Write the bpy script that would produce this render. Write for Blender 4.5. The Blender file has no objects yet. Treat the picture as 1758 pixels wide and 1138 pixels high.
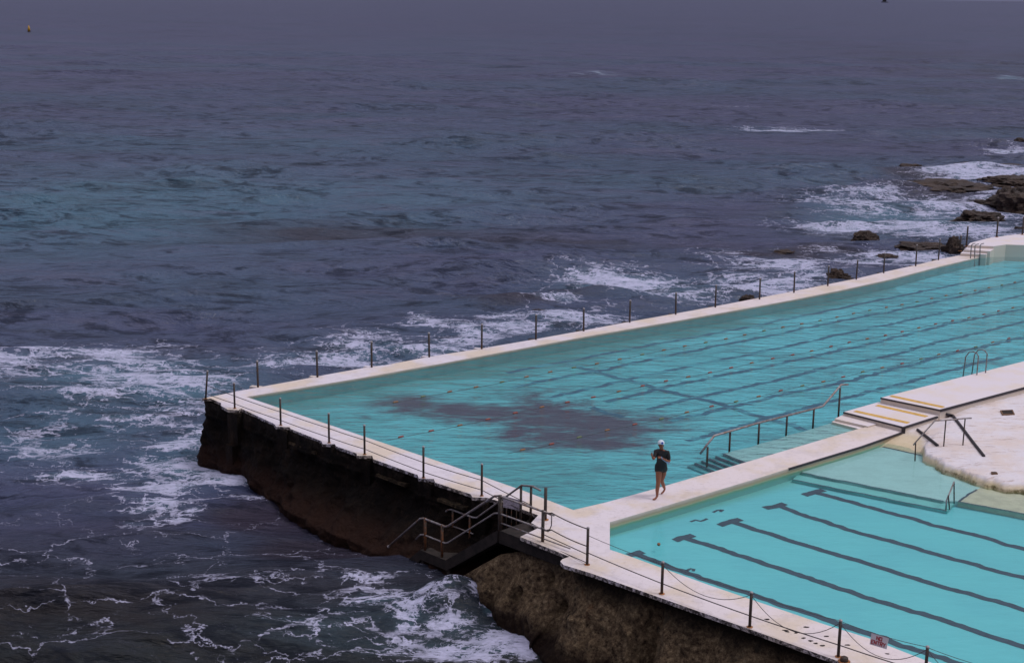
import bpy, bmesh, math, random
import numpy as np
from mathutils import Vector, Matrix, noise
from mathutils.geometry import tessellate_polygon
random.seed(7); np.random.seed(7)
R = math.radians
SC = bpy.context.scene
COL = SC.collection

# ------------------------------------------------------------------ camera
H = 14.2
F = 2500.0
PITCH = R(13.02); ROLL = R(0.74)
fw = Vector((0, math.cos(PITCH), -math.sin(PITCH)))
r0 = Vector((1, 0, 0)); u0 = Vector((0, math.sin(PITCH), math.cos(PITCH)))
rt = r0*math.cos(ROLL) + u0*math.sin(ROLL)
up = u0*math.cos(ROLL) - r0*math.sin(ROLL)
EYE = Vector((0, 0, H))
cam = bpy.data.cameras.new('camera'); co = bpy.data.objects.new('camera', cam); COL.objects.link(co)
M = Matrix.Identity(4)
for i in range(3):
    M[i][0] = rt[i]; M[i][1] = up[i]; M[i][2] = -fw[i]; M[i][3] = EYE[i]
co.matrix_world = M
cam.sensor_width = 36; cam.lens = 36*F/1758; cam.clip_start = 0.5; cam.clip_end = 90000
SC.camera = co

def ray(px, py):
    return rt*((px-879)/F) - up*((py-569)/F) + fw
def P(px, py, z=0.0):
    """survey helper: the point of the level plane z that the photograph shows at this pixel"""
    d = ray(px, py); t = (z-H)/d.z
    return EYE + d*t
def ZT(base, px, py):
    """height of something standing on base whose top is seen at py"""
    d = ray(px, py); t = base.y/d.y
    return (EYE + d*t).z
SEA = -2.3

# ------------------------------------------------------------------ helpers
def tag(o, label=None, cat=None, group=None, kind=None):
    if label: o['label'] = label
    if cat: o['category'] = cat
    if group: o['group'] = group
    if kind: o['kind'] = kind
    return o
def empty(name, loc=(0,0,0), rz=0, **k):
    o = bpy.data.objects.new(name, None); COL.objects.link(o)
    o.location = loc; o.rotation_euler = (0,0,rz); o.empty_display_size = .2
    return tag(o, **k)
class MB:
    def __init__(s): s.v = []; s.f = []; s.smooth = []
    def add(s, vs, fs, smooth=False):
        n = len(s.v); s.v += [tuple(v) for v in vs]
        for f in fs: s.f.append(tuple(i+n for i in f)); s.smooth.append(smooth)
    def prism(s, pts, ztop, zbot, bottom=True):
        n = len(pts)
        a = sum(pts[i][0]*pts[(i+1)%n][1]-pts[(i+1)%n][0]*pts[i][1] for i in range(n))
        if a < 0: pts = pts[::-1]
        vs = [(p[0],p[1],ztop) for p in pts]+[(p[0],p[1],zbot) for p in pts]
        tris = tessellate_polygon([[Vector((p[0],p[1],0)) for p in pts]])
        fs = []
        for t in tris:
            A,B,C_ = [Vector(pts[i][:2]) for i in t]
            cr = (B-A).x*(C_-A).y-(B-A).y*(C_-A).x
            t = tuple(t) if cr > 0 else tuple(t)[::-1]
            fs.append(t)
            if bottom: fs.append(tuple(i+n for i in t[::-1]))
        for i in range(n):
            j = (i+1)%n; fs.append((i, i+n, j+n, j))
        s.add(vs, fs)
    def tube(s, pts, r, seg=8, caps=True):
        pts = [Vector(p) for p in pts]; n = len(pts)
        rr = r if isinstance(r, (list, tuple)) else [r]*n
        vs = []; fs = []
        prev = None
        for i, p in enumerate(pts):
            d = (pts[min(i+1,n-1)]-pts[max(i-1,0)]).normalized()
            ref = prev if prev is not None else (Vector((0,0,1)) if abs(d.z) < .9 else Vector((1,0,0)))
            a = (ref - d*ref.dot(d)).normalized(); b = d.cross(a); prev = a
            for k in range(seg):
                t = 2*math.pi*k/seg
                vs.append(p + (a*math.cos(t)+b*math.sin(t))*rr[i])
        for i in range(n-1):
            for k in range(seg):
                k2 = (k+1)%seg
                fs.append((i*seg+k, i*seg+k2, (i+1)*seg+k2, (i+1)*seg+k))
        if caps:
            fs.append(tuple(range(seg))[::-1]); fs.append(tuple((n-1)*seg+k for k in range(seg)))
        s.add(vs, fs, True)
    def ball(s, c, r, seg=10, sc=(1,1,1)):
        c = Vector(c); vs = []; fs = []; h = seg//2
        for i in range(h+1):
            th = math.pi*i/h
            for k in range(seg):
                ph = 2*math.pi*k/seg
                vs.append(c+Vector((math.sin(th)*math.cos(ph)*r*sc[0], math.sin(th)*math.sin(ph)*r*sc[1], math.cos(th)*r*sc[2])))
        for i in range(h):
            for k in range(seg):
                k2=(k+1)%seg; fs.append((i*seg+k,(i+1)*seg+k,(i+1)*seg+k2,i*seg+k2))
        s.add(vs, fs, True)
    def ribbon(s, pts, w, z, jit=0, seed=0, step=.25):
        """flat strip with slightly wavering edges lying on level z"""
        pts = [Vector((p[0],p[1])) for p in pts]
        dense = []
        for a,b in zip(pts[:-1],pts[1:]):
            n = max(1,int((b-a).length/step))
            dense += [a+(b-a)*(i/n) for i in range(n)]
        dense.append(pts[-1])
        vs=[];fs=[]
        n=len(dense)
        for i,p in enumerate(dense):
            d=(dense[min(i+1,n-1)]-dense[max(i-1,0)]).normalized(); q=Vector((-d.y,d.x))
            c = jit*(noise.noise(Vector((p.x*1.1,p.y*1.1,seed)))*1.0+noise.noise(Vector((p.x*2.9,p.y*2.9,seed+9)))*.6)
            e = jit*1.0*noise.noise(Vector((p.x*4.3,p.y*4.3,seed+4)))
            vs.append((*(p+q*(c+w/2+e)),z)); vs.append((*(p+q*(c-w/2+e*.5)),z))
            if i: fs.append((2*i-2,2*i-1,2*i+1,2*i))
        s.add(vs,fs)
    def build(s, name, m, parent=None, **k):
        me = bpy.data.meshes.new(name); me.from_pydata(s.v, [], s.f); me.update()
        me.polygons.foreach_set('use_smooth', s.smooth)
        if m: me.materials.append(m)
        o = bpy.data.objects.new(name, me); COL.objects.link(o)
        if parent is not None:
            o.parent = parent; o.matrix_parent_inverse = Matrix.Identity(4)
            # geometry is in world coordinates: bring it into the parent's frame
            pm = Matrix.LocRotScale(parent.location, parent.rotation_euler, parent.scale)
            g = parent.parent
            if g: pm = Matrix.LocRotScale(g.location, g.rotation_euler, g.scale) @ pm
            me.transform(pm.inverted())
        return tag(o, **k)

class NT:
    def __init__(s, name):
        s.m = bpy.data.materials.new(name); s.m.use_nodes = True
        s.t = s.m.node_tree; s.t.nodes.clear()
        s.out = s.n('ShaderNodeOutputMaterial')
        s.co = s.n('ShaderNodeTexCoord').outputs['Object']
        s.geo = s.n('ShaderNodeNewGeometry')
    def n(s, typ, **k):
        nd = s.t.nodes.new(typ)
        for a,b in k.items(): setattr(nd, a, b)
        return nd
    def l(s, a, b): s.t.links.new(a, b)
    def inp(s, nd, key, v):
        if hasattr(v, 'links') or hasattr(v, 'is_output'): s.l(v, nd.inputs[key])
        else: nd.inputs[key].default_value = v
    def pos(s): return s.geo.outputs['Position']
    def mapping(s, vec, scale=(1,1,1), rot=(0,0,0)):
        m = s.n('ShaderNodeMapping'); s.l(vec, m.inputs[0]); m.inputs['Scale'].default_value = scale; m.inputs['Rotation'].default_value = rot
        return m.outputs[0]
    def noise(s, scale, detail=6, rough=.6, vec=None, dist=0):
        nd = s.n('ShaderNodeTexNoise'); s.l(vec if vec is not None else s.pos(), nd.inputs['Vector'])
        nd.inputs['Scale'].default_value = scale; nd.inputs['Detail'].default_value = detail; nd.inputs['Roughness'].default_value = rough; nd.inputs['Distortion'].default_value = dist
        return nd
    def voro(s, scale, vec=None, feature='F1'):
        nd = s.n('ShaderNodeTexVoronoi', feature=feature); s.l(vec if vec is not None else s.pos(), nd.inputs['Vector']); nd.inputs['Scale'].default_value = scale
        return nd.outputs['Distance']
    def ramp(s, v, stops, interp='LINEAR'):
        nd = s.n('ShaderNodeValToRGB'); s.l(v, nd.inputs[0]); cr = nd.color_ramp; cr.interpolation = interp
        while len(cr.elements) > 1: cr.elements.remove(cr.elements[-1])
        cr.elements[0].position = stops[0][0]; cr.elements[0].color = c4(stops[0][1])
        for p, c in stops[1:]:
            e = cr.elements.new(p); e.color = c4(c)
        return nd.outputs[0]
    def math(s, op, a, b=0.0, c=0.0, clamp=False):
        nd = s.n('ShaderNodeMath', operation=op); nd.use_clamp = clamp
        s.inp(nd, 0, a); s.inp(nd, 1, b); s.inp(nd, 2, c); return nd.outputs[0]
    def sstep(s, v, a, b, lo=0.0, hi=1.0):
        nd = s.n('ShaderNodeMapRange', interpolation_type='SMOOTHSTEP')
        s.inp(nd, 0, v); s.inp(nd, 1, a); s.inp(nd, 2, b); s.inp(nd, 3, lo); s.inp(nd, 4, hi); return nd.outputs[0]
    def mix(s, f, a, b, mode='MIX'):
        nd = s.n('ShaderNodeMix', data_type='RGBA', blend_type=mode)
        s.inp(nd, 0, f); s.inp(nd, 6, c4(a) if isinstance(a, tuple) else a); s.inp(nd, 7, c4(b) if isinstance(b, tuple) else b); return nd.outputs[2]
    def attr(s, name):
        return s.n('ShaderNodeAttribute', attribute_name=name).outputs['Fac']
    def sep(s, v):
        nd = s.n('ShaderNodeSeparateXYZ'); s.l(v, nd.inputs[0]); return nd.outputs
    def bump(s, h, strength=.5, dist=.1, normal=None):
        nd = s.n('ShaderNodeBump'); s.l(h, nd.inputs['Height']); nd.inputs['Strength'].default_value = strength; nd.inputs['Distance'].default_value = dist
        if normal is not None: s.l(normal, nd.inputs['Normal'])
        return nd.outputs[0]
    def pbr(s, col, rough=.6, normal=None, metal=0.0, spec=.5, ior=1.45):
        b = s.n('ShaderNodeBsdfPrincipled')
        s.inp(b, 'Base Color', c4(col) if isinstance(col, tuple) else col); s.inp(b, 'Roughness', rough); s.inp(b, 'Metallic', metal)
        b.inputs['Specular IOR Level'].default_value = spec; b.inputs['IOR'].default_value = ior
        if normal is not None: s.l(normal, b.inputs['Normal'])
        return b.outputs[0]
    def done(s, sh): s.l(sh, s.out.inputs[0]); return s.m
def c4(c):
    if isinstance(c, (int, float)): return (c, c, c, 1)
    return (*c, 1) if len(c) == 3 else c

# ------------------------------------------------------------------ materials
def m_deck(edge=False):
    t = NT('painted_concrete')
    n1 = t.noise(.55, 5, .6).outputs[0]; n2 = t.noise(7, 6, .65).outputs[0]; n3 = t.noise(40, 3, .6).outputs[0]
    x, y, z = t.sep(t.pos())
    warm = t.sstep(x, -3.0, 9.0)
    base = t.mix(warm, (.70,.65,.73), (.74,.655,.675))
    base = t.mix(t.sstep(n1, .44, .64), base, (.68,.575,.49))
    base = t.mix(t.sstep(n2, .58, .74, 0, .42), base, (.50,.43,.37))
    sp = t.sstep(t.noise(16, 5, .75).outputs[0], .66, .72, 0, .55)
    base = t.mix(sp, base, (.22,.17,.15))
    base = t.mix(t.math('MULTIPLY', t.sstep(n3, .35, .7), .12), base, (.45,.40,.40))
    jt = t.noise(.9, 8, .8, vec=t.mapping(t.pos(), (1,1,1)), dist=1.5).outputs[0]
    ck = t.sstep(t.math('ABSOLUTE', t.math('SUBTRACT', jt, .5)), .012, .002)
    base = t.mix(t.math('MULTIPLY', ck, t.sstep(n2, .45, .6, 0, .5)), base, (.30,.25,.23))
    wet = t.sstep(t.noise(1.4, 5, .7).outputs[0], .52, .60)
    base = t.mix(t.math('MULTIPLY', wet, .16), base, (.35,.31,.34))
    # outer faces of the slab are chipped and black with weather
    nz = t.sep(t.geo.outputs['True Normal'])[2]
    side = t.sstep(nz, .5, .3)
    chip = t.sstep(t.noise(9, 6, .75).outputs[0], .40, .56)
    if edge: base = t.mix(t.math('MULTIPLY', side, chip), base, (.05,.04,.037))
    return t.done(t.pbr(base, .55, t.bump(t.noise(25, 6, .7).outputs[0], .25, .02)))
def m_white_side():
    t = NT('pool_side_render')
    x, y, z = t.sep(t.pos())
    zz = t.math('ADD', z, t.math('MULTIPLY', t.math('SUBTRACT', t.noise(2.5, 5).outputs[0], .5), .10))
    c = t.ramp(t.math('ADD', t.math('MULTIPLY', zz, 1.0), .8), [(0, (.16,.42,.43)), (.50, (.20,.44,.42)), (.58, (.24,.40,.28)), (.66, (.46,.38,.24)), (.74, (.50,.40,.33)), (.81, (.66,.56,.52))])
    return t.done(t.pbr(c, .6, t.bump(t.noise(20, 5).outputs[0], .2, .02)))
def m_raised():
    t = NT('raised_concrete')
    n1 = t.noise(.9, 5, .6).outputs[0]; n2 = t.noise(9, 6, .7).outputs[0]
    base = t.mix(t.sstep(n1, .42, .68), (.72,.66,.72), (.72,.63,.59))
    base = t.mix(t.sstep(n2, .60, .75, 0, .5), base, (.46,.39,.33))
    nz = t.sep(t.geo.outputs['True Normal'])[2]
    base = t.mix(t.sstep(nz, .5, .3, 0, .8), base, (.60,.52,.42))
    return t.done(t.pbr(base, .55, t.bump(t.noise(25, 6, .7).outputs[0], .25, .02)))
def m_terrace():
    t = NT('worn_white_rock')
    x, y, z = t.sep(t.pos())
    n1 = t.noise(.8, 6, .65).outputs[0]; n2 = t.noise(5, 7, .75, vec=t.mapping(t.pos(), (1, 2.2, 1))).outputs[0]
    base = t.mix(t.sstep(n1, .38, .68), (.72,.68,.74), (.70,.60,.57))
    crack = t.sstep(t.noise(2.0, 8, .8, vec=t.mapping(t.pos(), (.6, 3.2, 1)), dist=.6).outputs[0], 0.54, .62, 0, .75)
    base = t.mix(crack, base, (.42,.32,.29))
    base = t.mix(t.sstep(n2, .62, .74, 0, .5), base, (.34,.27,.23))
    zz = t.math('ADD', z, t.math('MULTIPLY', t.math('SUBTRACT', n2, .5), .16))
    lo = t.sstep(zz, .05, -.10)
    cream = t.mix(t.sstep(n1, .4, .7), (.66,.55,.40), (.52,.44,.26))
    base = t.mix(lo, base, cream)
    alg = t.math('MULTIPLY', t.math('MULTIPLY', t.sstep(zz, -.09, -.15), t.sstep(zz, -.34, -.22)), t.math('MULTIPLY', t.sstep(t.attr('algae'), .0, 1.0), t.sstep(t.noise(1.3, 5, .7).outputs[0], .40, .60, .1, 1.0)))
    base = t.mix(alg, base, (.12,.10,.035))
    base = t.mix(t.sstep(zz, -.24, -.34), base, (.60,.62,.50))
    h = t.math('ADD', n2, t.math('MULTIPLY', n1, 2.0))
    return t.done(t.pbr(base, .65, t.bump(h, .55, .06)))
def m_simple(name, col, rough=.5, metal=0.0, var=.15, scale=20):
    t = NT(name)
    n = t.noise(scale, 4).outputs[0]
    c2 = tuple(c*(1-var*2) for c in col)
    return t.done(t.pbr(t.mix(t.sstep(n, .35, .7), col, c2), rough, None, metal))
def m_rust_steel():
    t = NT('rusty_steel')
    x, y, z = t.sep(t.co)
    n = t.noise(14, 5, .7).outputs[0]
    f = t.math('ADD', n, t.math('MULTIPLY', z, -.10))
    c = t.ramp(f, [(.36, (.075,.065,.062)), (.50, (.06,.047,.04)), (.60, (.12,.055,.03)), (.72, (.22,.08,.03))])
    return t.done(t.pbr(c, .65, t.bump(n, .3, .01), .1, spec=.3))
def m_steel():
    t = NT('steel_tube')
    n = t.noise(9, 5, .7).outputs[0]
    c = t.ramp(n, [(.4, (.30,.28,.30)), (.56, (.20,.165,.16)), (.68, (.22,.11,.06))])
    return t.done(t.pbr(c, .45, None, .35))
def m_wall():
    t = NT('weathered_sea_wall')
    x, y, z = t.sep(t.pos())
    v = t.mapping(t.pos(), (1,1,.45))
    n1 = t.noise(1.1, 8, .72, vec=v).outputs[0]; n2 = t.noise(6, 8, .75).outputs[0]
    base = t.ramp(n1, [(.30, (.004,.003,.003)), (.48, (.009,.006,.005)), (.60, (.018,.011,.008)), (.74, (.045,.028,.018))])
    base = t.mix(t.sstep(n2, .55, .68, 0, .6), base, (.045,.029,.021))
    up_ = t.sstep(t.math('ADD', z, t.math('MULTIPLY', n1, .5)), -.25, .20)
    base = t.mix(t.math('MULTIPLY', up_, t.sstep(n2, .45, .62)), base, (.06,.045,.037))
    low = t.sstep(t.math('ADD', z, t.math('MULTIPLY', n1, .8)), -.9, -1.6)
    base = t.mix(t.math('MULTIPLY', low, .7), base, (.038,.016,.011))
    h = t.math('ADD', t.math('MULTIPLY', n1, 2.0), n2)
    return t.done(t.pbr(base, t.sstep(n2, .3, .7, .5, .85), t.bump(h, 1.0, .2), spec=.12))
def m_cliff():
    t = NT('sandstone_cliff')
    x, y, z = t.sep(t.pos())
    v = t.mapping(t.pos(), (1,1,.6))
    n1 = t.noise(.9, 9, .7, vec=v, dist=.4).outputs[0]; n2 = t.noise(7, 9, .78).outputs[0]; n3 = t.noise(2.2, 7, .7, vec=t.mapping(t.pos(), (1,1,.35))).outputs[0]
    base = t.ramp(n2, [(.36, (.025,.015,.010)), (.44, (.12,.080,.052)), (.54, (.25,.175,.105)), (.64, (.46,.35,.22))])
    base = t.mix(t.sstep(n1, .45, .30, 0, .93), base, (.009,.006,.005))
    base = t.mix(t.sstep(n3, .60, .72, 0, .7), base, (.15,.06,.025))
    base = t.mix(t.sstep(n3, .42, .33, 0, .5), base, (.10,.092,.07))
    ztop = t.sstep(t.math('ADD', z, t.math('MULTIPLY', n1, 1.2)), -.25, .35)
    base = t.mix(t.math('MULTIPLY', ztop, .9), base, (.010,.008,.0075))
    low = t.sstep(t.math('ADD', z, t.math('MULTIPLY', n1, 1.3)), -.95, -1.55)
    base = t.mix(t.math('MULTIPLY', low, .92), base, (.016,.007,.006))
    h = t.math('ADD', t.math('MULTIPLY', n1, 2.5), n2)
    return t.done(t.pbr(base, .8, t.bump(h, 1.0, .22), spec=.15))
def m_rock():
    t = NT('wet_reef_rock')
    n1 = t.noise(.8, 8, .7).outputs[0]; n2 = t.noise(5, 8, .75).outputs[0]
    base = t.ramp(n1, [(.3, (.010,.007,.006)), (.5, (.045,.026,.019)), (.70, (.085,.052,.036))])
    base = t.mix(t.sstep(n2, .60, .75, 0, .6), base, (.10,.07,.05))
    return t.done(t.pbr(base, .5, t.bump(t.math('ADD', n1, n2), .9, .25)))
def m_pool_water(name, tint, bs, bd, sc):
    t = NT(name)
    v = t.mapping(t.pos(), (.55, 1.5, 1), (0,0,R(-14)))
    n1 = t.noise(1.3*sc, 3, .5, vec=v, dist=.3).outputs[0]; n2 = t.noise(4.2*sc, 3, .55, vec=v).outputs[0]
    h = t.math('ADD', t.math('MULTIPLY', n1, 1.5), t.math('MULTIPLY', n2, .55))
    nor = t.bump(h, bs, bd)
    tr = t.n('ShaderNodeBsdfTransparent'); tr.inputs[0].default_value = c4(tint)
    gl = t.n('ShaderNodeBsdfGlossy'); gl.inputs['Roughness'].default_value = .09; t.l(nor, gl.inputs['Normal'])
    fr = t.n('ShaderNodeFresnel'); fr.inputs['IOR'].default_value = 1.34; t.l(nor, fr.inputs['Normal'])
    mx = t.n('ShaderNodeMixShader'); t.l(t.math('MULTIPLY', fr.outputs[0], 1.0, clamp=True), mx.inputs[0]); t.l(tr.outputs[0], mx.inputs[1]); t.l(gl.outputs[0], mx.inputs[2])
    return t.done(mx.outputs[0])
def m_main_floor():
    t = NT('main_pool_floor')
    v = t.mapping(t.pos(), (.6, 1.3, 1), (0,0,R(-14)))
    n0 = t.noise(.11, 4, .55).outputs[0]; n1 = t.noise(.5, 7, .68, vec=v, dist=.5).outputs[0]; n2 = t.noise(2.4, 5, .7, vec=v).outputs[0]
    x, y, z = t.sep(t.pos())
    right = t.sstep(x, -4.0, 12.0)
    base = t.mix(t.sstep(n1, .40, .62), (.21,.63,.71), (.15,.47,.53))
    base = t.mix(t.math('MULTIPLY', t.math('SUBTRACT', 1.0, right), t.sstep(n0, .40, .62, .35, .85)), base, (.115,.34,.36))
    base = t.mix(t.sstep(n2, .60, .78, 0, .35), base, (.12,.33,.42))
    w = t.math('ADD', t.attr('weed'), t.math('MULTIPLY', t.math('SUBTRACT', n1, .5), 2.3))
    w = t.math('ADD', w, t.math('MULTIPLY', t.math('SUBTRACT', n2, .5), 1.1))
    base = t.mix(t.sstep(w, .15, .95, 0, .88), base, (.115,.055,.095))
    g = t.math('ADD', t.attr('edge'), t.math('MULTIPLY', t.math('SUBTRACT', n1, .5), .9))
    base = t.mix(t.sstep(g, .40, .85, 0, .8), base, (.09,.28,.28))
    return t.done(t.pbr(base, .9, spec=.1))
def m_kids_floor():
    t = NT('small_pool_floor')
    n1 = t.noise(.5, 4, .5).outputs[0]; n2 = t.noise(3, 4, .6, vec=t.mapping(t.pos(), (.5,1.4,1))).outputs[0]
    base = t.mix(t.sstep(n1, .4, .65), (.19,.57,.62), (.18,.54,.60))
    base = t.mix(t.sstep(n2, .5, .8, 0, .25), base, (.15,.44,.50))
    base = t.mix(t.sstep(t.attr('edge'), .2, 1.0, 0, .65), base, (.16,.40,.32))
    return t.done(t.pbr(base, .9, spec=.1))
def m_line(name, col, bg, cover):
    t = NT(name)
    v = t.mapping(t.pos(), (.55, 1.4, 1), (0,0,R(-14)))
    n = t.noise(1.5, 6, .75, vec=v).outputs[0]; n2 = t.noise(.35, 3).outputs[0]
    f = t.math('ADD', n, t.math('MULTIPLY', n2, .45))
    c = t.mix(t.sstep(f, cover, cover+.12, 0, .9), col, bg)
    return t.done(t.pbr(c, .9, spec=.1))
def m_sea():
    t = NT('ocean_water')
    p = t.pos(); x, y, z = t.sep(p)
    foam = t.attr('foam'); teal = t.attr('teal'); reef_wall_reflection = t.attr('reef_wall_reflection')
    far = t.sstep(y, 60.0, 700.0)
    v = t.mapping(p, (.45, 1.25, 1), (0,0,R(6)))
    # colour under the surface, with dark and light wave faces painted in
    b0 = t.noise(.02, 6, .62, vec=v).outputs[0]; b1 = t.noise(.16, 7, .7, vec=v, dist=.4).outputs[0]; b2 = t.noise(.9, 6, .7, vec=v).outputs[0]
    base = t.mix(t.sstep(b0, .40, .62), (.052,.058,.125), (.038,.066,.125))
    base = t.mix(t.math('MULTIPLY', far, .6), base, (.052,.054,.122))
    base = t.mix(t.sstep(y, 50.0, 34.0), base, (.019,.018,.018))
    tn = t.math('ADD', teal, t.math('MULTIPLY', t.math('SUBTRACT', b1, .5), .5))
    base = t.mix(t.math('MULTIPLY', tn, 1.05, clamp=True), base, (.060,.145,.215))
    rn = t.math('ADD', reef_wall_reflection, t.math('MULTIPLY', t.math('SUBTRACT', b1, .5), 1.1))
    base = t.mix(t.sstep(rn, .30, .85, 0, .8), base, (.030,.022,.034))  # reef tone; beside the wall this colour paints the wall's dark reflection
    dk = t.math('ADD', t.math('MULTIPLY', b1, .6), t.math('MULTIPLY', b2, .4))
    base = t.mix(t.sstep(dk, .50, .62, 0, .42), base, (.016,.017,.028))  # wave faces that mirror less sky, darkened in the colour
    base = t.mix(t.math('MULTIPLY', t.sstep(dk, .48, .40, 0, .40), t.sstep(y, 40.0, 64.0, .05, 1.0)), base, (.085,.090,.150))
    vs_ = t.mapping(p, (.50, 1.20, 1), (0,0,R(5)))
    st = t.math('ADD', t.math('MULTIPLY', t.noise(.75, 8, .76, vec=vs_, dist=.5).outputs[0], .74), t.math('MULTIPLY', t.noise(.12, 5, .65, vec=vs_).outputs[0], .26))
    stroke = t.sstep(st, .50, .585)
    st2 = t.noise(.07, 10, .82, vec=vs_).outputs[0]
    stroke = t.math('MAXIMUM', t.math('MULTIPLY', stroke, t.sstep(y, 520.0, 120.0, .15, 1.0)), t.math('MULTIPLY', t.sstep(st2, .53, .68), t.sstep(y, 80.0, 300.0, 0.0, .8)))
    st3 = t.noise(.012, 10, .85, vec=t.mapping(p, (.35, 1.0, 1))).outputs[0]
    base = t.mix(t.math('MULTIPLY', t.sstep(st3, .50, .66, 0, .5), t.sstep(y, 300.0, 900.0)), base, (.022,.024,.05))
    base = t.mix(t.math('MULTIPLY', stroke, .66), base, (.008,.010,.017))  # wave faces tilted to the viewer painted dark, for their weaker reflection
    # lace foam
    w = t.noise(.8, 5, .6, vec=p).outputs['Color']
    wv = t.n('ShaderNodeVectorMath', operation='MULTIPLY_ADD'); t.l(w, wv.inputs[0]); wv.inputs[1].default_value = (1.9,1.9,1.9); t.l(t.mapping(p, (.62,1.0,1)), wv.inputs[2])
    w2 = t.noise(4.0, 4, .6, vec=p).outputs['Color']
    wv2 = t.n('ShaderNodeVectorMath', operation='MULTIPLY_ADD'); t.l(w2, wv2.inputs[0]); wv2.inputs[1].default_value = (.34,.34,.34); t.l(wv.outputs[0], wv2.inputs[2])
    e1 = t.voro(.5, wv2.outputs[0], 'DISTANCE_TO_EDGE'); e2 = t.voro(1.25, wv2.outputs[0], 'DISTANCE_TO_EDGE'); e3 = t.voro(3.4, wv2.outputs[0], 'DISTANCE_TO_EDGE')
    patch = t.noise(.42, 6, .72, vec=v, dist=.6).outputs[0]; fine = t.noise(3.2, 7, .75, vec=v, dist=.8).outputs[0]
    d = t.math('MULTIPLY', foam, t.math('ADD', 1.0, t.math('MULTIPLY', t.math('SUBTRACT', patch, .5), 5.5)))
    d = t.math('MULTIPLY', d, t.sstep(foam, .02, .12))
    d = t.math('MAXIMUM', d, 0.0)
    def lace(e, k, pw, soft):
        wd = t.math('MULTIPLY', t.math('POWER', d, pw), k)
        wd = t.math('MULTIPLY', wd, t.sstep(fine, .30, .70, .15, 1.9))
        return t.sstep(e, wd, t.math('MULTIPLY', wd, soft), 1.0, 0.0)
    l1 = t.math('MULTIPLY', lace(e1, .085, 1.0, .15), t.sstep(d, .05, .32))
    l2 = t.math('MULTIPLY', lace(e2, .13, 1.3, .1), t.sstep(d, .28, .60))
    l3 = t.math('MULTIPLY', lace(e3, .20, 1.2, .1), t.sstep(d, .50, .85, 0, .9))
    l1 = t.sstep(t.math('SUBTRACT', 1.0, t.math('DIVIDE', e1, t.math('MAXIMUM', t.math('MULTIPLY', t.math('MULTIPLY', d, .16), t.sstep(fine, .36, .66, .1, 1.7)), .0005))), 0.0, .8)
    l2 = t.sstep(t.math('SUBTRACT', 1.0, t.math('DIVIDE', e2, t.math('MAXIMUM', t.math('MULTIPLY', t.math('MULTIPLY', t.math('SUBTRACT', d, .22), .42), t.sstep(fine, .36, .64, .1, 1.6)), .0005))), 0.0, .8)
    l3 = t.sstep(t.math('SUBTRACT', 1.0, t.math('DIVIDE', e3, t.math('MAXIMUM', t.math('MULTIPLY', t.math('MULTIPLY', t.math('SUBTRACT', d, .45), .65), t.sstep(fine, .36, .64, .2, 1.5)), .0005))), 0.0, .8)
    grain = t.noise(7.0, 8, .82, vec=v, dist=.6).outputs[0]
    frag = t.sstep(t.noise(1.3, 7, .75, vec=v, dist=1.2).outputs[0], .41, .55)
    keep = t.math('MAXIMUM', frag, t.sstep(d, .25, .6))
    l1 = t.math('MULTIPLY', l1, keep); l2 = t.math('MULTIPLY', l2, keep)
    solid = t.sstep(t.math('ADD', t.math('ADD', d, t.math('MULTIPLY', t.math('SUBTRACT', fine, .5), 2.6)), t.math('MULTIPLY', t.math('SUBTRACT', grain, .5), 2.2)), .90, 1.5)
    fm = t.math('MAXIMUM', t.math('MULTIPLY', l1, .62), t.math('MAXIMUM', t.math('MULTIPLY', l2, .80), t.math('MAXIMUM', t.math('MULTIPLY', l3, .7), t.math('MULTIPLY', solid, .92))))
    fm = t.math('MULTIPLY', fm, t.sstep(grain, .22, .52, .45, 1.0))
    milk = t.math('MULTIPLY', t.sstep(d, .25, 1.0), t.sstep(y, 28.0, 56.0, .22, .55))
    base = t.mix(milk, base, (.12,.22,.29))
    fm = t.math('MULTIPLY', fm, t.sstep(far, .35, .0, .0, 1.0))
    streak = t.math('MULTIPLY', t.sstep(foam, .1, .5), t.math('MULTIPLY', far, t.sstep(patch, .5, .62)))
    fm = t.math('MAXIMUM', fm, t.math('MULTIPLY', streak, .5))
    col = t.mix(fm, base, (.58,.58,.80))
    # ripples
    r1 = t.noise(1.5, 6, .62, vec=v, dist=.3).outputs[0]; r2 = t.noise(.38, 5, .6, vec=v, dist=.4).outputs[0]; r3 = t.noise(.05, 8, .72, vec=v).outputs[0]
    h = t.math('ADD', t.math('MULTIPLY', r1, .26), t.math('MULTIPLY', r2, 1.05))
    h = t.math('ADD', h, t.math('MULTIPLY', t.math('MULTIPLY', r3, far), 3.0))
    nor = t.bump(h, .9, 1.0)
    h2 = t.math('ADD', fm, 0.0)
    nor = t.bump(h2, .35, .08, nor)
    rough = t.math('ADD', t.math('MULTIPLY', fm, .6), t.sstep(y, 40.0, 500.0, .13, .35))
    b = t.n('ShaderNodeBsdfPrincipled'); t.l(col, b.inputs['Base Color']); t.l(rough, b.inputs['Roughness']); t.l(nor, b.inputs['Normal'])
    b.inputs['IOR'].default_value = 1.33; t.l(t.math('MULTIPLY', t.math('SUBTRACT', .52, t.math('MULTIPLY', stroke, .38)), t.math('MULTIPLY', t.sstep(y, 30.0, 60.0, .26, 1.0), t.math('SUBTRACT', 1.0, t.math('MULTIPLY', reef_wall_reflection, .42)))), b.inputs['Specular IOR Level'])  # specular lowered on the painted wave faces, reef and wall reflection
    t.l(t.mix(t.sstep(y, 30.0, 62.0), (.95,.80,.62), (1.0,1.0,1.0)), b.inputs['Specular Tint'])
    return t.done(b.outputs[0])

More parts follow.
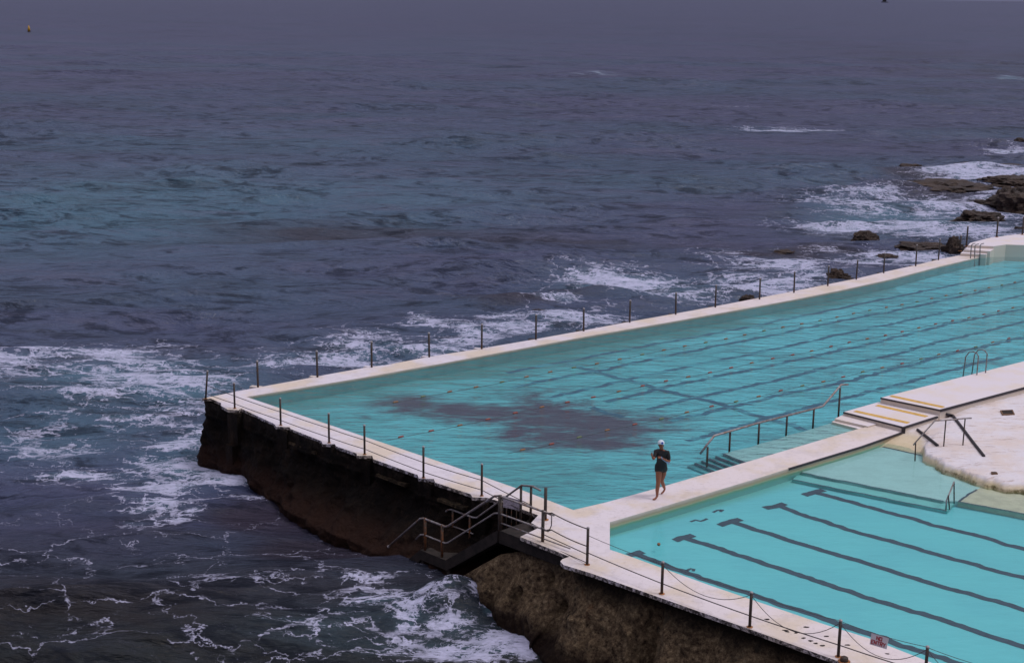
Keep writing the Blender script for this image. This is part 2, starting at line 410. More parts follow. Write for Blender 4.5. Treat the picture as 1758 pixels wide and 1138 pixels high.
MAT = dict(mside=m_simple('tiled_pool_side',(.15,.43,.45),.8,0,.08,2), deck=m_deck(), deckedge=m_deck(True), side=m_white_side(), raised=m_raised(), terrace=m_terrace(), post=m_rust_steel(), steel=m_steel(), wall=m_wall(), cliff=m_cliff(), rock=m_rock(),
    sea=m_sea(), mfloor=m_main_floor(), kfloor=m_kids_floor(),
    mwater=m_pool_water('main_pool_water', (.80,.92,.94), .70, .13, 1.1), kwater=m_pool_water('small_pool_water', (.88,.97,.98), .30, .035, 1.3),
    kline=m_simple('lane_paint', (.062,.085,.12), .9, 0, .1, 4), mline=m_line('faded_lane_paint', (.075,.18,.26), (.14,.45,.53), .71),
    edge=m_simple('black_edging', (.035,.030,.038), .6), yellow=m_simple('yellow_paint', (.70,.42,.10), .6, 0, .14, 6),
    cap=m_simple('pale_cap', (.40,.36,.38), .5, .2), cable=m_simple('steel_cable', (.10,.085,.09), .5, .4), rust=m_simple('rust_stain', (.45,.19,.07), .8, 0, .25, 9),
    stairs=m_simple('stained_stair_concrete', (.026,.018,.016), .85, 0, .35, 5),
    float_red=m_simple('float_red', (.30,.07,.055), .5), float_orange=m_simple('float_orange', (.28,.13,.06), .5), float_olive=m_simple('float_olive', (.16,.20,.10), .5),
    pale=m_simple('submerged_pale_concrete', (.40,.60,.60), .9, 0, .04, 2), pale2=m_simple('submerged_step_concrete', (.21,.54,.53), .9, 0, .04, 2), cream=m_simple('submerged_cream_ledge', (.58,.54,.42), .9, 0, .08, 3), deepstep=m_simple('deep_step_concrete', (.10,.40,.43), .9, 0, .08, 2),
    dark=m_simple('dark_hole', (.02,.012,.01), .8), brown=m_simple('brown_rim', (.20,.11,.06), .8))

# ------------------------------------------------------------------ pool deck (one sheet with the two pools cut out of it)
left_out = [(347,684),(362,684),(380,692),(379,696),(391,703),(410,704),(414,701),(470,727),(474,732),(497,733),(499,736),(552,757),(554,762),(575,762),(577,766),(612,778),(613,782),(639,782),(641,788),(717,815),(719,821),(745,822),(747,828),(808,848),(811,853),(836,854),(864,862),(924,884),(912,897),(926,905),(893,921),(978,955),(966,959),(962,963),(967,969),(1013,983),(1070,1003),(1135,1026),(1200,1049),(1286,1079),(1422,1128)]
near_in = [(1597,1136),(1495,1096),(1415,1071),(1300,1032),(1218,1004),(1080,954),(1047,943),(1047,896)]
mid_kids = [(1136,870),(1300,821),(1354,804),(1480,766),(1551,741)]
mid_main = [(1491,732),(1473,736),(1298,788),(1240,805),(1149,831.5),(1127,838),(1040,862),(984,875)]
left_in = [(899,842),(760,794),(640,754),(500,707),(423,681)]
far_in = [(545,661),(640,645),(700,634),(751,625),(880,601),(1003,578),(1090,563),(1154,552),(1227,539),(1305,525),(1364,514),(1440,499),(1531,479),(1611,458),(1687,440)]
far_out = [(1657,436),(1649,438),(1613,445),(1573,455),(1518,467),(1472,478),(1419,488.5),(1362,500),(1305,511),(1227,526),(1161,538),(1082,552),(1003,567),(920,582),(827,598),(738,612),(660,627),(638,629),(560,643),(545,646),(535,648),(442,665),(410,671)]
Q = lambda l, z=0: [P(a, b, z).to_2d() for a, b in l]
Lo, Ni, Mk, Mm, Li, Fi, Fo = map(Q, (left_out, near_in, mid_kids, mid_main, left_in, far_in, far_out))
def extend(a, b, d): v = (b-a).normalized(); return b+v*d
near_dir = (Lo[-1]-Lo[-3]).normalized()
out_far = Lo[-1] + near_dir*14
in_dir = (Ni[0]-Ni[3]).normalized()
in_far = Ni[0] + in_dir*12
mid_in1 = P(1560,735).to_2d(); mid_in2 = P(1505,727).to_2d()
deck_poly = Lo + [out_far, in_far] + Ni + Mk + [mid_in1, mid_in2] + Mm + Li + Fi + [P(1700,436).to_2d(), P(1690,428).to_2d()] + Fo
mb = MB(); mb.prism(deck_poly, 0, -.10)
dk=mb.build('pool_deck', MAT['deck'], kind='structure'); dk.data.materials.append(MAT['deckedge']); dk.data.materials.append(MAT['side'])
_seg=list(zip(Lo[:-1],Lo[1:]))+[(Lo[-1],out_far)]
for p_ in dk.data.polygons:
    if abs(p_.normal.z)<.3:
        c_=p_.center.to_2d()
        p_.material_index=2
        if min((c_-(a_+b_)/2).length for a_,b_ in _seg)<.02: p_.material_index=1
# inner walls of the pools, under the deck slab, 2 cm behind its face
def skirt(mb, pts, zt, zb, off):
    n = len(pts)
    vs = []
    for i, p in enumerate(pts):
        d = (pts[min(i+1,n-1)]-pts[max(i-1,0)]).normalized(); q = Vector((-d.y, d.x))*off
        vs += [(p.x+q.x, p.y+q.y, zt), (p.x+q.x, p.y+q.y, zb)]
    mb.add(vs, [(2*i,2*i+1,2*i+3,2*i+2) for i in range(n-1)])
mb = MB(); skirt(mb, [in_far]+Ni+Mk, -.004, -1.3, .012); mb.build('pool_side_wall', MAT['side'], kind='structure')
mb = MB(); skirt(mb, Mm+Li+Fi, -.03, -1.5, .012); mb.build('pool_side_wall', MAT['mside'], kind='structure')

# raised landing, top deck and end deck
ZL, ZD = .17, .37
td_out = [P(1614,703.5,ZD).to_2d(), P(1758,665,ZD).to_2d()]
td_out.append(extend(td_out[0], td_out[1], 14))
td_in = [P(1512,682.5,ZD).to_2d(), P(1600,660,ZD).to_2d(), P(1758,620,ZD).to_2d()]
td_in.append(extend(td_in[1], td_in[2], 14))
mb = MB(); mb.prism([td_in[0]]+td_out+td_in[::-1][:-1], ZD, -1.5)
raised = mb.build('raised_deck', MAT['raised'], kind='structure')
ld = [P(1448,707,ZL).to_2d(), P(1551,733,ZL).to_2d(), P(1609.5,714.5,ZL).to_2d()]
bk = (td_in[0]-td_out[0])
b1 = td_out[0]+bk*.03; b0 = td_out[0]+bk*.98
fwd = (P(1700,650).to_2d()-P(1500,705).to_2d()).normalized()*.12
mb = MB(); mb.prism([ld[0], ld[1], ld[2], b1+fwd, b0+fwd, P(1508,690,ZL).to_2d()], ZL, -1.5)
land = mb.build('step_landing', MAT['raised'], kind='structure')
mb = MB(); mb.prism([P(1433,720,.02).to_2d(), P(1490,733,.02).to_2d(), P(1530,722,.02).to_2d(), P(1462,706,.02).to_2d()], .05, -1.4)
mb.build('entry_step', MAT['raised'], kind='structure')
mb = MB(); mb.prism([P(1428,724,-.04).to_2d(), P(1474,736,-.04).to_2d(), P(1530,722,-.04).to_2d(), P(1462,706,-.04).to_2d()], -.035, -1.35)
mb.build('entry_step', MAT['raised'], kind='structure')
def strip(a, b, z, w, name, mat, par=None, th=.006, **k):
    """flat painted strip laid on a level surface"""
    m_ = MB(); A = P(*a, z).to_2d(); B = P(*b, z).to_2d(); d = (B-A).normalized(); q = Vector((-d.y,d.x))*w/2
    m_.prism([A+q, A-q, B-q, B+q], z+th, z+.002); return m_.build(name, mat, par, **k)
def vstrip(a, b, z0, z1, name, mat, par=None, t=.02):
    """black edge band running along the arris between two plan points"""
    A = Vector(a).to_2d() if len(a) > 2 else a; B = b
    d = (B-A).normalized(); q = Vector((-d.y,d.x))*t
    m_ = MB(); m_.prism([A+q, A-q, B-q, B+q], z1, z0); return m_.build(name, mat, par)
vstrip(td_out[0], td_out[2], ZD-.07, ZD+.006, 'black_edging', MAT['edge'], raised, .03)
vstrip(td_in[0], td_out[0], ZD-.045, ZD+.005, 'black_edging', MAT['edge'], raised, .025)
vstrip(ld[0], ld[1], ZL-.045, ZL+.005, 'black_edging', MAT['edge'], land, .025)
vstrip(ld[1], ld[2], ZL-.06, ZL+.006, 'black_edging', MAT['edge'], land, .03)
strip((1467.5,705.5), (1560,726), ZL, .23, 'yellow_stripe', MAT['yellow'], land)
strip((1505,695.5), (1591,715), ZL, .23, 'yellow_stripe', MAT['yellow'], land)
strip((1529,679.5), (1620,699), ZD, .23, 'yellow_stripe', MAT['yellow'], raised)
for a_, b_ in ((Mk[4],Mk[3]),(Mk[3],Mk[2])): vstrip(a_, b_, -.05, .006, 'black_edging', MAT['edge'], None, .03)['kind'] = 'structure'
A_ = P(1551,737,.05).to_2d(); m_ = MB(); c = ld[1]; m_.prism([c+Vector((-.05,-.05)), c+Vector((.06,-.05)), c+Vector((.06,.05)), c+Vector((-.05,.05))], ZL+.004, -.06); m_.build('black_edging', MAT['edge'], land)
for a, b in (((1575,739),(1609.5,766)), ((1621.5,711.5),(1636,715)), ((1636,715),(1689,784))):
    pass
# far end deck with two steps up to it
ZE = .46
mb = MB(); mb.prism([P(1662,421,ZE).to_2d(), P(1706,423,ZE).to_2d(), P(1727,420,ZE).to_2d(), P(1758,421,ZE).to_2d(), P(1900,424,ZE).to_2d(), P(1900,368,ZE).to_2d(), P(1758,401,ZE).to_2d(), P(1701,408,ZE).to_2d(), P(1666,417,ZE).to_2d()], ZE, -1.4)
mb.build('end_deck', MAT['raised'], kind='structure')
for z, l in ((.16, [(1649,435),(1693,437),(1706,428),(1660,425)]), (.31, [(1655,428.5),(1700,431.5),(1709,426),(1664,421)])):
    mb = MB(); mb.prism([P(a,b,z).to_2d() for a,b in l], z, -1.4); mb.build('end_step', MAT['raised'], kind='structure')

# ------------------------------------------------------------------ pool floors and water
def poly_at(pts, u):
    L = [0]
    for a,b in zip(pts[:-1],pts[1:]): L.append(L[-1]+(b-a).length)
    s = u*L[-1]
    for i in range(len(pts)-1):
        if s <= L[i+1] or i == len(pts)-2:
            return pts[i].lerp(pts[i+1], (s-L[i])/max(1e-6, L[i+1]-L[i]))
def ell(cx, cy, rx, ry, z):
    c = P(cx,cy,z); d = c.y; return (c.x, c.y, rx*(c-EYE).length/F, ry*(c-EYE).length**2/((H-z)*F))
ZMF = -.50
near_line = [P(984,877).to_2d(), P(1473,737).to_2d(), td_in[0], td_in[2], td_in[3]]
end_ext = P(1687,440).to_2d(); far_line = Fi[:]; far_line = [Li[-1]]+Fi+[extend(Fi[-3], Fi[-1], 14)]
nu, nv = 240, 110
weed = [ell(*e, ZMF) + (s,) for *e, s in [(705,693,75,17,1),(780,702,70,16,1),(850,712,70,22,.9),(640,700,60,14,.5),(960,722,110,40,1.1),(1040,738,110,38,1.1),(1130,725,70,25,.9),(900,735,60,25,.9),(960,765,110,16,.6),(1100,760,60,20,.6),(1190,712,40,10,.4),(560,700,60,12,.3),(1545,625,60,12,.4),(1650,622,60,16,.4)]]
vs=[];fs=[];wa=[];ea=[]
for i in range(nu+1):
    a = poly_at(near_line, i/nu); b = poly_at(far_line, i/nu)
    for j in range(nv+1):
        p = a.lerp(b, -.015+1.03*j/nv); vs.append((p.x,p.y,ZMF))
        wv = 0
        for cx,cy,rx,ry,s in weed: wv = max(wv, s*math.exp(-((p.x-cx)/rx)**2*.8-((p.y-cy)/ry)**2*.8))
        wa.append(wv)
        ef = 1-j/nv; ea.append(max(0, 1-ef/.28)*.9 if i/nu < .62 else max(0, 1-ef/.12)*.5)
for i in range(nu):
    for j in range(nv): k=i*(nv+1)+j; fs.append((k,k+nv+1,k+nv+2,k+1))
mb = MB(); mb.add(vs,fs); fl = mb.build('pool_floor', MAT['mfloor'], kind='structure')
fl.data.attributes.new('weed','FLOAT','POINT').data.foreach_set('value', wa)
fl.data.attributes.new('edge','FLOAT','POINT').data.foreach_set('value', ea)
def water_poly(name, pts, z, mat):
    tris = tessellate_polygon([[Vector((p.x,p.y,0)) for p in pts]]); mb = MB()
    fs = []
    for t in tris:
        A,B,C_ = [pts[i] for i in t]; cr = (B-A).x*(C_-A).y-(B-A).y*(C_-A).x
        fs.append(tuple(t) if cr > 0 else tuple(t)[::-1])
    mb.add([(p.x,p.y,z) for p in pts], fs); return mb.build(name, mat, kind='structure')
def grow(pts, c, d):
    out=[]
    for p in pts:
        v=(p-c); out.append(p+v.normalized()*d)
    return out
mainw = Mm[::-1][:1] + []
mloop = [Mm[i] for i in range(len(Mm))] + Li + Fi + [P(1700,440).to_2d(), P(1900,440).to_2d(), P(1990,560).to_2d(), td_in[2]+Vector((.0,-.05)), td_in[0]+Vector((.05,-.1)), P(1500,727).to_2d()]
n_ = len(mloop)
def offset_loop(pts, d):
    n=len(pts); a=sum(pts[i].x*pts[(i+1)%n].y-pts[(i+1)%n].x*pts[i].y for i in range(n)); sg = 1 if a>0 else -1
    out=[]
    for i in range(n):
        t=(pts[(i+1)%n]-pts[i-1]).normalized(); out.append(pts[i]+Vector((t.y,-t.x))*d*sg)
    return out
water_poly('pool_water', offset_loop(mloop, .03), -.05, MAT['mwater'])

ZKF = -.42; ZKW = -.2
kn = [in_far]+Ni[:7]; kn = kn[::-1]      # near edge, left -> right
kf = [Ni[-1]]+Mk+[ld[2], td_out[0], td_out[1], td_out[2]]
vs=[];fs=[];ea=[]
nu,nv=80,60
for i in range(nu+1):
    a=poly_at(kn,i/nu); b=poly_at(kf,i/nu)
    for j in range(nv+1):
        p=a.lerp(b,-.02+1.04*j/nv); vs.append((p.x,p.y,ZKF)); ea.append(max(0,1-(nv-j)/nv/.16))
for i in range(nu):
    for j in range(nv): k=i*(nv+1)+j; fs.append((k,k+nv+1,k+nv+2,k+1))
mb=MB(); mb.add(vs,fs); fl=mb.build('pool_floor', MAT['kfloor'], kind='structure')
fl.data.attributes.new('edge','FLOAT','POINT').data.foreach_set('value', ea)
kloop = kn + kf[::-1]
water_poly('pool_water', offset_loop(kloop, .012), ZKW, MAT['kwater'])

# lane markings painted on the floor of the small pool
lanes = [
 [(1092,951),(1200,990.5),(1289,1019),(1441,1071),(1597,1122),(1758,1176)],
 [(1177,923),(1200,930),(1435,1008),(1594,1057),(1758,1109.5),(1900,1155)],
 [(1259,895),(1359,928.6),(1581,995),(1758,1046),(1930,1095)],
 [(1335,867),(1428.6,900),(1581,943),(1758,992),(1930,1040)],
 [(1400,846),(1440.7,856),(1599,898.6),(1758,942),(1930,988)]]
tees = [((1080,953),(1104,947)),((1157,927),(1190,918)),((1234,901),(1272,891)),((1314,872.5),(1347,864)),((1381,850),(1415,841))]
for k,(l,tt) in enumerate(zip(lanes,tees)):
    z = ZKF+.006
    mb=MB(); mb.ribbon([P(a,b,z).to_2d() for a,b in l], .25, z, .065, k*3.1, .07)
    mb.ribbon([P(a,b,z).to_2d() for a,b in tt], .27, z+.004, .05, k*3.1+50, .08)
    mb.build('lane_marking', MAT['kline'], kind='structure')
for k,l in enumerate([[(1185,895),(1194,892),(1203,894),(1215,890)],[(1224,879),(1231,875),(1241,875),(1236,878)],[(1178,979),(1186,976),(1192,977),(1190,980)]]):
    z=ZKF+.006; mb=MB(); mb.ribbon([P(a,b,z).to_2d() for a,b in l], .09, z, .03, k, .05); mb.build('lane_marking', MAT['kline'], kind='structure')
# faded lines of the main pool
ml = [
 [(870,640),(1040,607),(1240,570),(1440,530),(1590,499),(1758,466),(1850,448)],
 [(877,665),(989,643),(1040,634),(1120,616),(1303,580),(1440,552),(1611,518),(1758,483),(1860,460)],
 [(940,684),(1095,648),(1188,628),(1303,605),(1440,575),(1548,552),(1634,533),(1758,507),(1880,479)],
 [(1040,690),(1154,662),(1268,639),(1360,619),(1440,602),(1505,588),(1611,560),(1758,530),(1900,497)],
 [(1110,704),(1223,676),(1332,653),(1440,626),(1526,611),(1611,588),(1758,552),(1900,517)],
 [(1150,722),(1290,690),(1360,674),(1440,658),(1526,636),(1632,607),(1758,579),(1900,544)],
 [(1180,757),(1330,715),(1450,683),(1560,655),(1695,619),(1758,604),(1900,570)],
 [(975,623),(1012,636),(1060,648),(1086,655),(1150,672),(1210,686),(1255,699),(1287,709),(1394,740)],
 [(1010,700),(1070,716)]]
for k,l in enumerate(ml):
    z=ZMF+.005+.004*(k%2)+(.004 if k>6 else 0)
    mb=MB(); mb.ribbon([P(a,b,z).to_2d() for a,b in l], .27 if k<7 else .30, z, .13 if k<8 else .2, k*5.7, .22); mb.build('lane_marking', MAT['mline'], kind='structure')

# submerged ledge and steps of the main pool
def pr(name, l, z, mat, zb=-.49, **k):
    mb=MB(); mb.prism([P(a,b,z).to_2d() for a,b in l], z, zb); return mb.build(name, mat, kind='structure', **k)
pr('submerged_ledge', [(1241,779),(1262,773),(1290,767),(1306,761),(1338,753),(1352,747),(1378,741),(1400,734),(1420,728),(1432,725),(1478,737),(1298,790),(1280,794)], -.13, MAT['pale'])
st_up = [(1241,779),(1228,783),(1216,787),(1204,791),(1192,795),(1180,800)]
st_dn = [(1280,794),(1268,799),(1256,803),(1243,807),(1230,811),(1217,815)]
for i in range(1,6):
    z = -.13-.062*i
    pr('submerged_step', [st_up[i-1], st_up[i], st_dn[i], st_dn[i-1]], z, MAT['deepstep'])
    mb=MB(); A=P(*st_up[i-1],z+.062).to_2d(); B=P(*st_dn[i-1],z+.062).to_2d(); mb.ribbon([A,B], .09 , z+.068, .02, i, .1); mb.build('step_nosing', MAT['kline'], kind='structure')
# shallow end of the small pool
pr('submerged_step', [(1360,823),(1626,877),(1640,862),(1664,850),(1700,770),(1551,744),(1395,792)], -.33, MAT['pale2'], -.415)
pr('submerged_step', [(1375,811),(1620,860),(1652,860),(1690,842),(1700,780),(1551,741),(1400,783)], -.26, MAT['pale'], -.415)
pr('submerged_ledge', [(1645,860),(1677,840),(1720,820),(1900,860),(1900,917),(1758,882)], -.25, MAT['cream'], -.415)
for a,b,z in (((1375,811),(1620,860),-.26),((1360,823),(1626,877),-.33),((1512,766),(1584,782),-.255),((1645,860),(1758,882),-.25),((1758,882),(1880,912),-.25),((1645,860),(1677,840),-.25)):
    mb=MB(); mb.ribbon([P(*a,z).to_2d(),P(*b,z).to_2d()], .07 if z>-.5 else .08, z+.006, .03, z*10, .1); mb.build('step_nosing', MAT['kline'], kind='structure')

# ------------------------------------------------------------------ worn rock terrace on the right
def terrace():
    rim = [(1490,768),(1512,766),(1540,772),(1578,781),(1583,793),(1600,804),(1617,814),(1647,823),(1662,833),(1683,839),(1718,848),(1758,852),(1830,862),(1900,880)]
    back = [ld[1], ld[2]+(td_out[0]-ld[2])*.0]+td_out
    rimw = [P(a,b,-.2).to_2d() for a,b in rim]
    nu, nv = 220, 130; vs=[];fs=[];al=[]
    bk0 = Mk[4]; bl = [Mk[3].lerp(Mk[4], .55), ld[1].lerp(Mk[4],.5), td_out[0], td_out[1], td_out[2]]
    for i in range(nu+1):
        u=i/nu; a=poly_at(rimw,u); b=poly_at(bl,u)
        for j in range(nv+1):
            v=j/nv; v2=-.10+1.12*v
            p=a.lerp(b,v2)
            ln=(b-a).length; dd=v2*ln
            n=noise.fractal(Vector((p.x*.55,p.y*.55,3)),1,2,5)*.5; n2=noise.fractal(Vector((p.x*2.2,p.y*3.2,8)),1,2,4)
            ramp = min(1,max(0,(u-.14)/.10)); ramp=ramp*ramp*(3-2*ramp)
            jag = .22*noise.noise(Vector((p.x*1.6,p.y*1.6,1)))+.10*noise.noise(Vector((p.x*5,p.y*5,2)))
            e = min(1,max(0,(dd+jag*1.2)/.38)); e=e*e*(3-2*e)
            hi = -.55+(.55+.10+.05*min(1,dd/3))*e + .05*n + .02*n2*e
            hi -= .13*max(0,1-dd/1.3)*e*(.6+.6*n)      # lower tier of rock next to the water
            lo = -.285+ .295*min(1,max(0,dd/1.7)) + .01*n2
            z = lo*(1-ramp)+hi*ramp
            vs.append((p.x,p.y,z)); al.append(ramp*(1.0 if .30<u<.92 else .2))
    for i in range(nu):
        for j in range(nv): k=i*(nv+1)+j; fs.append((k,k+nv+1,k+nv+2,k+1))
    mb=MB(); mb.add(vs,fs,False); mb.smooth=[True]*len(fs)
    o=mb.build('rock_terrace', MAT['terrace'], kind='structure')
    o.data.attributes.new('algae','FLOAT','POINT').data.foreach_set('value', al)
    from mathutils.bvhtree import BVHTree
    return o, BVHTree.FromPolygons([Vector(v) for v in vs], fs)
terr, tbvh = terrace()
def tz(p):
    h = tbvh.ray_cast(Vector((p[0],p[1],5)), Vector((0,0,-1))); return h[0].z if h[0] else 0.1
def on_terrace(px,py):
    d=ray(px,py).normalized(); h=tbvh.ray_cast(EYE,d); return h[0] if h[0] else P(px,py,.12)
for k,l in enumerate([[(1575,739),(1592,752),(1609.5,766)],[(1621.5,711.5),(1636,715),(1652,736),(1670,760),(1689,784)]]):
    mb=MB(); pts=[]
    for (a,b),(c,d) in zip(l[:-1],l[1:]):
        for s in range(8): pts.append(on_terrace(a+(c-a)*s/8,b+(d-b)*s/8)+Vector((0,0,.03)))
    pts.append(on_terrace(*l[-1])+Vector((0,0,.03)))
    mb.tube(pts,.05,8)
    mb.build('rubber_edging', MAT['edge'], None, label=['short black rubber edging strip on the white terrace below the steps','long black rubber edging strip running diagonally across the white terrace'][k], cat='edging strip')
hp=on_terrace(1729,709); mb=MB()
def quad_on(pxs, dz): return [on_terrace(a,b)+Vector((0,0,dz)) for a,b in pxs]
def pit(name,pxs,lab):
    q=quad_on(pxs,.0); zt=max(p.z for p in q)+.02
    e=empty(name,(sum((p.x for p in q))/4,sum((p.y for p in q))/4,zt),label=lab,cat='drain')
    c=Vector((e.location.x,e.location.y))
    mb=MB(); out=[p.to_2d() for p in q]
    big=[c+(p-c)*1.2 for p in out]
    for i in range(4):
        j=(i+1)%4; mb.prism([big[i],big[j],out[j],out[i]],zt+.012,zt-.08)
    mb.build('rim',MAT['brown'],e); mb=MB(); mb.prism(out,zt+.002,zt-.06); mb.build('cover',MAT['dark'],e)
pit('drain_pit',[(1719,706),(1737,706),(1740,711.5),(1722,712.5)],'square dark drain pit sunk in the white terrace near the raised deck')
pit('drain_hole',[(1702,811.5),(1710,811.5),(1712,814),(1703,814.5)],'small dark drain hole in the terrace rock near the water')

# ------------------------------------------------------------------ sea wall and cliff
def param_wall(name, line, zt, zb, out_fn, mat, nz=60, step=.12, amp=.1, seed=0, side=1, ztf=None, vs_=1.1, **k):
    zt0=zt
    L=[0]
    for a,b in zip(line[:-1],line[1:]): L.append(L[-1]+(b-a).length)
    n=int(L[-1]/step); vs=[];fs=[]
    for i in range(n+1):
        s=i/n; p=poly_at(line,s); p2=poly_at(line,min(1,s+.004)); p1=poly_at(line,max(0,s-.004)); d=(p2-p1).normalized(); q=Vector((d.y,-d.x))*side
        for j in range(nz+1):
            t=j/nz; zt=ztf(p) if ztf else zt0; z=zt+(zb-zt)*t
            pos=Vector((p.x,p.y,z))
            o=out_fn(s*L[-1],L[-1],z,t,p)
            nn=noise.fractal(Vector((pos.x*.9+seed,pos.y*.9,z*vs_)),.9,2.1,6)*amp+abs(noise.noise(Vector((pos.x*2.5,pos.y*2.5,z*2.5+seed))))*amp*.5
            nn*=min(1,.25+t*4)
            w=p+q*(o+nn); vs.append((w.x,w.y,z+nn*.3*(t>.05)))
    for i in range(n):
        for j in range(nz): kk=i*(nz+1)+j; fs.append((kk,kk+1,kk+nz+2,kk+nz+1))
    mb=MB(); mb.add(vs,fs,True); return mb.build(name,mat,None,**k)
wl=[P(a,b).to_2d() for a,b in [(1100,548),(1003,566.5),(827,597.5),(660,626.5),(545,646),(442,665),(352,681),(348,685),(412,703.5),(470,727.5),(552,757.5),(641,787),(747,827),(864,862),(924,884),(960,900)]]
pads=[P(a,b).to_2d() for a,b in [(400,703),(485,732),(563,761),(626,781),(731,821),(823,853)]]
O0=P(858,911,-.15).to_2d(); WD=(P(924,884).to_2d()-P(412,703).to_2d()).normalized(); WQ=Vector((WD.y,-WD.x))
def interp(a, tab):
    if a>=tab[0][0]: return tab[0][1]
    for (a0,v0),(a1,v1) in zip(tab[:-1],tab[1:]):
        if a>=a1: return v0+(v1-v0)*(a0-a)/(a0-a1)
    return tab[-1][1]
def wall_full(s,L,z,t,p):
    a=-(p-O0).dot(WD); near=(p-O0).dot(WQ)>-2.6
    fl=interp(a,[(17,.12),(13.4,.35),(10,1.05),(7.5,1.35),(-1,1.4)]) if near else .3
    o=-.05+.10*t+fl*min(1,max(0,(-.85-z)/1.35))**1.25
    if -.62<z<-.50: o+=.05
    return o
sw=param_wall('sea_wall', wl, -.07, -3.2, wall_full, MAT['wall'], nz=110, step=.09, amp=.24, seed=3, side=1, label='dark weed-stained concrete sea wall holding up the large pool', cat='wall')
# buttresses below the post pads, ledges between
wd=(P(924,884).to_2d()-P(412,703).to_2d()).normalized(); wq=Vector((wd.y,-wd.x))
for c in pads:
    mb=MB(); a=c-wd*.30; b=c+wd*.30
    mb.prism([a+wq*.05,b+wq*.05,b-wq*.5,a-wq*.5],-.105,-1.25)
    mb.prism([a+wd*.1+wq*.22,b-wd*.1+wq*.22,b-wd*.1-wq*.5,a+wd*.1-wq*.5],-1.25,-2.0)
    mb.build('buttress',MAT['wall'],sw)
for a,b in [((500,736),(545,754)),((650,790),(700,808)),((755,831),(800,847))]:
    A=P(*a).to_2d()+wq*.12; B=P(*b).to_2d()+wq*.12
    mb=MB(); mb.prism([A,B,B-wq*.4,A-wq*.4],-.42,-.50); mb.build('ledge',MAT['cliff'],sw)

AP=lambda a,q: O0-WD*a+WQ*q
cl=[AP(2.7,-.25),AP(1.5,-.25),AP(0,-.25),AP(-1.5,-.20),AP(-2.8,.0)]+[P(a,b).to_2d()-WQ*.22 for a,b in [(1013,983),(1070,1003),(1135,1026),(1200,1049),(1286,1079),(1422,1128)]]; cl.append(cl[-1]+near_dir*14)
def cliff_top(p):
    a=-(p-O0).dot(WD); return interp(a,[(2.2,-2.7),(1.7,-2.2),(.9,-1.55),(0,-.85),(-.9,-.50),(-2.6,-.45),(-2.9,-.08)])
def cliff_out(s,L,z,t,p):
    a=-(p-O0).dot(WD)
    o=.08+1.0*max(0,(-.3-z)/2.2)**1.0*(1 if t>0 else .5)
    o-=.55*math.exp(-((a+5.9)/.28)**2)*min(1,t*5)
    o-=.35*math.exp(-((a+9.4)/.22)**2)*min(1,t*5)
    # blow holes
    for ha,hz in ((-2.05,-1.0),(-2.9,-1.35),(-1.2,-1.6)): o-=.55*math.exp(-((a-ha)/.20)**2-((z-hz)/.22)**2)
    # pillars and gullies
    o+=.10*math.sin(a*4.3+.6*math.sin(a*2.1))*min(1,t*2)
    return o
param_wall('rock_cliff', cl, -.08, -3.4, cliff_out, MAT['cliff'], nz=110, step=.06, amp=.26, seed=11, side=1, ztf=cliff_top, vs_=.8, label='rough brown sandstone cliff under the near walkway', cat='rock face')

# ------------------------------------------------------------------ coastal rocks
def rock(cx,cy,w,h,lab,seed,zc=SEA,flat=1.0,depth=None,name='reef_rock'):
    c=P(cx,cy+h/2,zc); dist=(c-EYE).length; rx=w/2*dist/F; rz=h*dist/F*.8
    ry=(depth if depth else rx*.7)
    bm=bmesh.new(); bmesh.ops.create_icosphere(bm,subdivisions=5,radius=1)
    for v in bm.verts:
        n=v.co.normalized()
        q=Vector((n.x*1.3+seed*3.1,n.y*1.3,n.z*1.3))
        k=1+.42*noise.fractal(q,.9,2,3)+.16*noise.fractal(q*3.5,.8,2,5)
        # stepped sandstone layers
        z=n.z*k; lay=round(z*4)/4; z=z*.55+lay*.45
        v.co=Vector((n.x*k*rx,n.y*k*ry,z*rz))
    me=bpy.data.meshes.new(name); bm.to_mesh(me); bm.free(); me.materials.append(MAT['rock'])
    for p in me.polygons: p.use_smooth=False
    o=bpy.data.objects.new(name,me); COL.objects.link(o); o.location=(c.x,c.y+ry*.4,zc-.05)
    return tag(o,lab,'rock','rocks breaking the surface beside the pool')
RK=[(1322,438,44,4,'thin wet rock edge showing between two streaks of foam, above the pair of reddish slabs'),(1405,453,60,4,'long low wet slab awash right behind the far edge, between foam patches'),(1700,345,60,5,'narrow rock step between the long shelf and the pointed rock'),(1487,406,46,18,'round dark rock standing alone in the foam beyond the far edge posts'),
 (1582,422,84,10,'low flat dark rock in the surf beyond the far edge, right of the round rock'),
 (1637,420,38,28,'jagged brown boulder against the far pool edge beside the end steps'),
 (1441,471,44,20,'brown triangular boulder pressed against the far pool edge'),
 (1684,369,70,16,'pointed dark rock in white surf behind the end deck'),
 (1760,334,100,36,'large dark rock rising at the right edge of the photo'),
 (1625,319,160,20,'long flat rock shelf in the breaking waves, nearer and wider of the flat shelves'),
 (1735,311,110,16,'flat brown rock shelf at the right edge above the large rock'),
 (1566,286,46,12,'low purplish rock awash beyond the long shelf'),
 (1705,284,110,5,'thin dark rock sliver behind a white breaker'),
 (1752,240,22,10,'farthest dark rock at the right edge of the sea'),
 (1752,392,26,10,'small dark rock just behind the end deck'),
 (1272,444,64,9,'flat brown rock awash in the foam, leftmost of the flat ones'),
 (1352,431,46,6,'thin reddish rock barely above water, between foam streaks'),
 (1525,438,34,5,'thin low rock just behind the far edge posts'),
 (1284,509,26,9,'small dark rock tucked against the middle of the far pool edge'),
 (925,527,44,4,'reddish flat rock awash left of the foam, nearest to the corner')]
for i,(a,b,c,d,l) in enumerate(RK): rock(a,b,c,d,l,i*1.7+1)

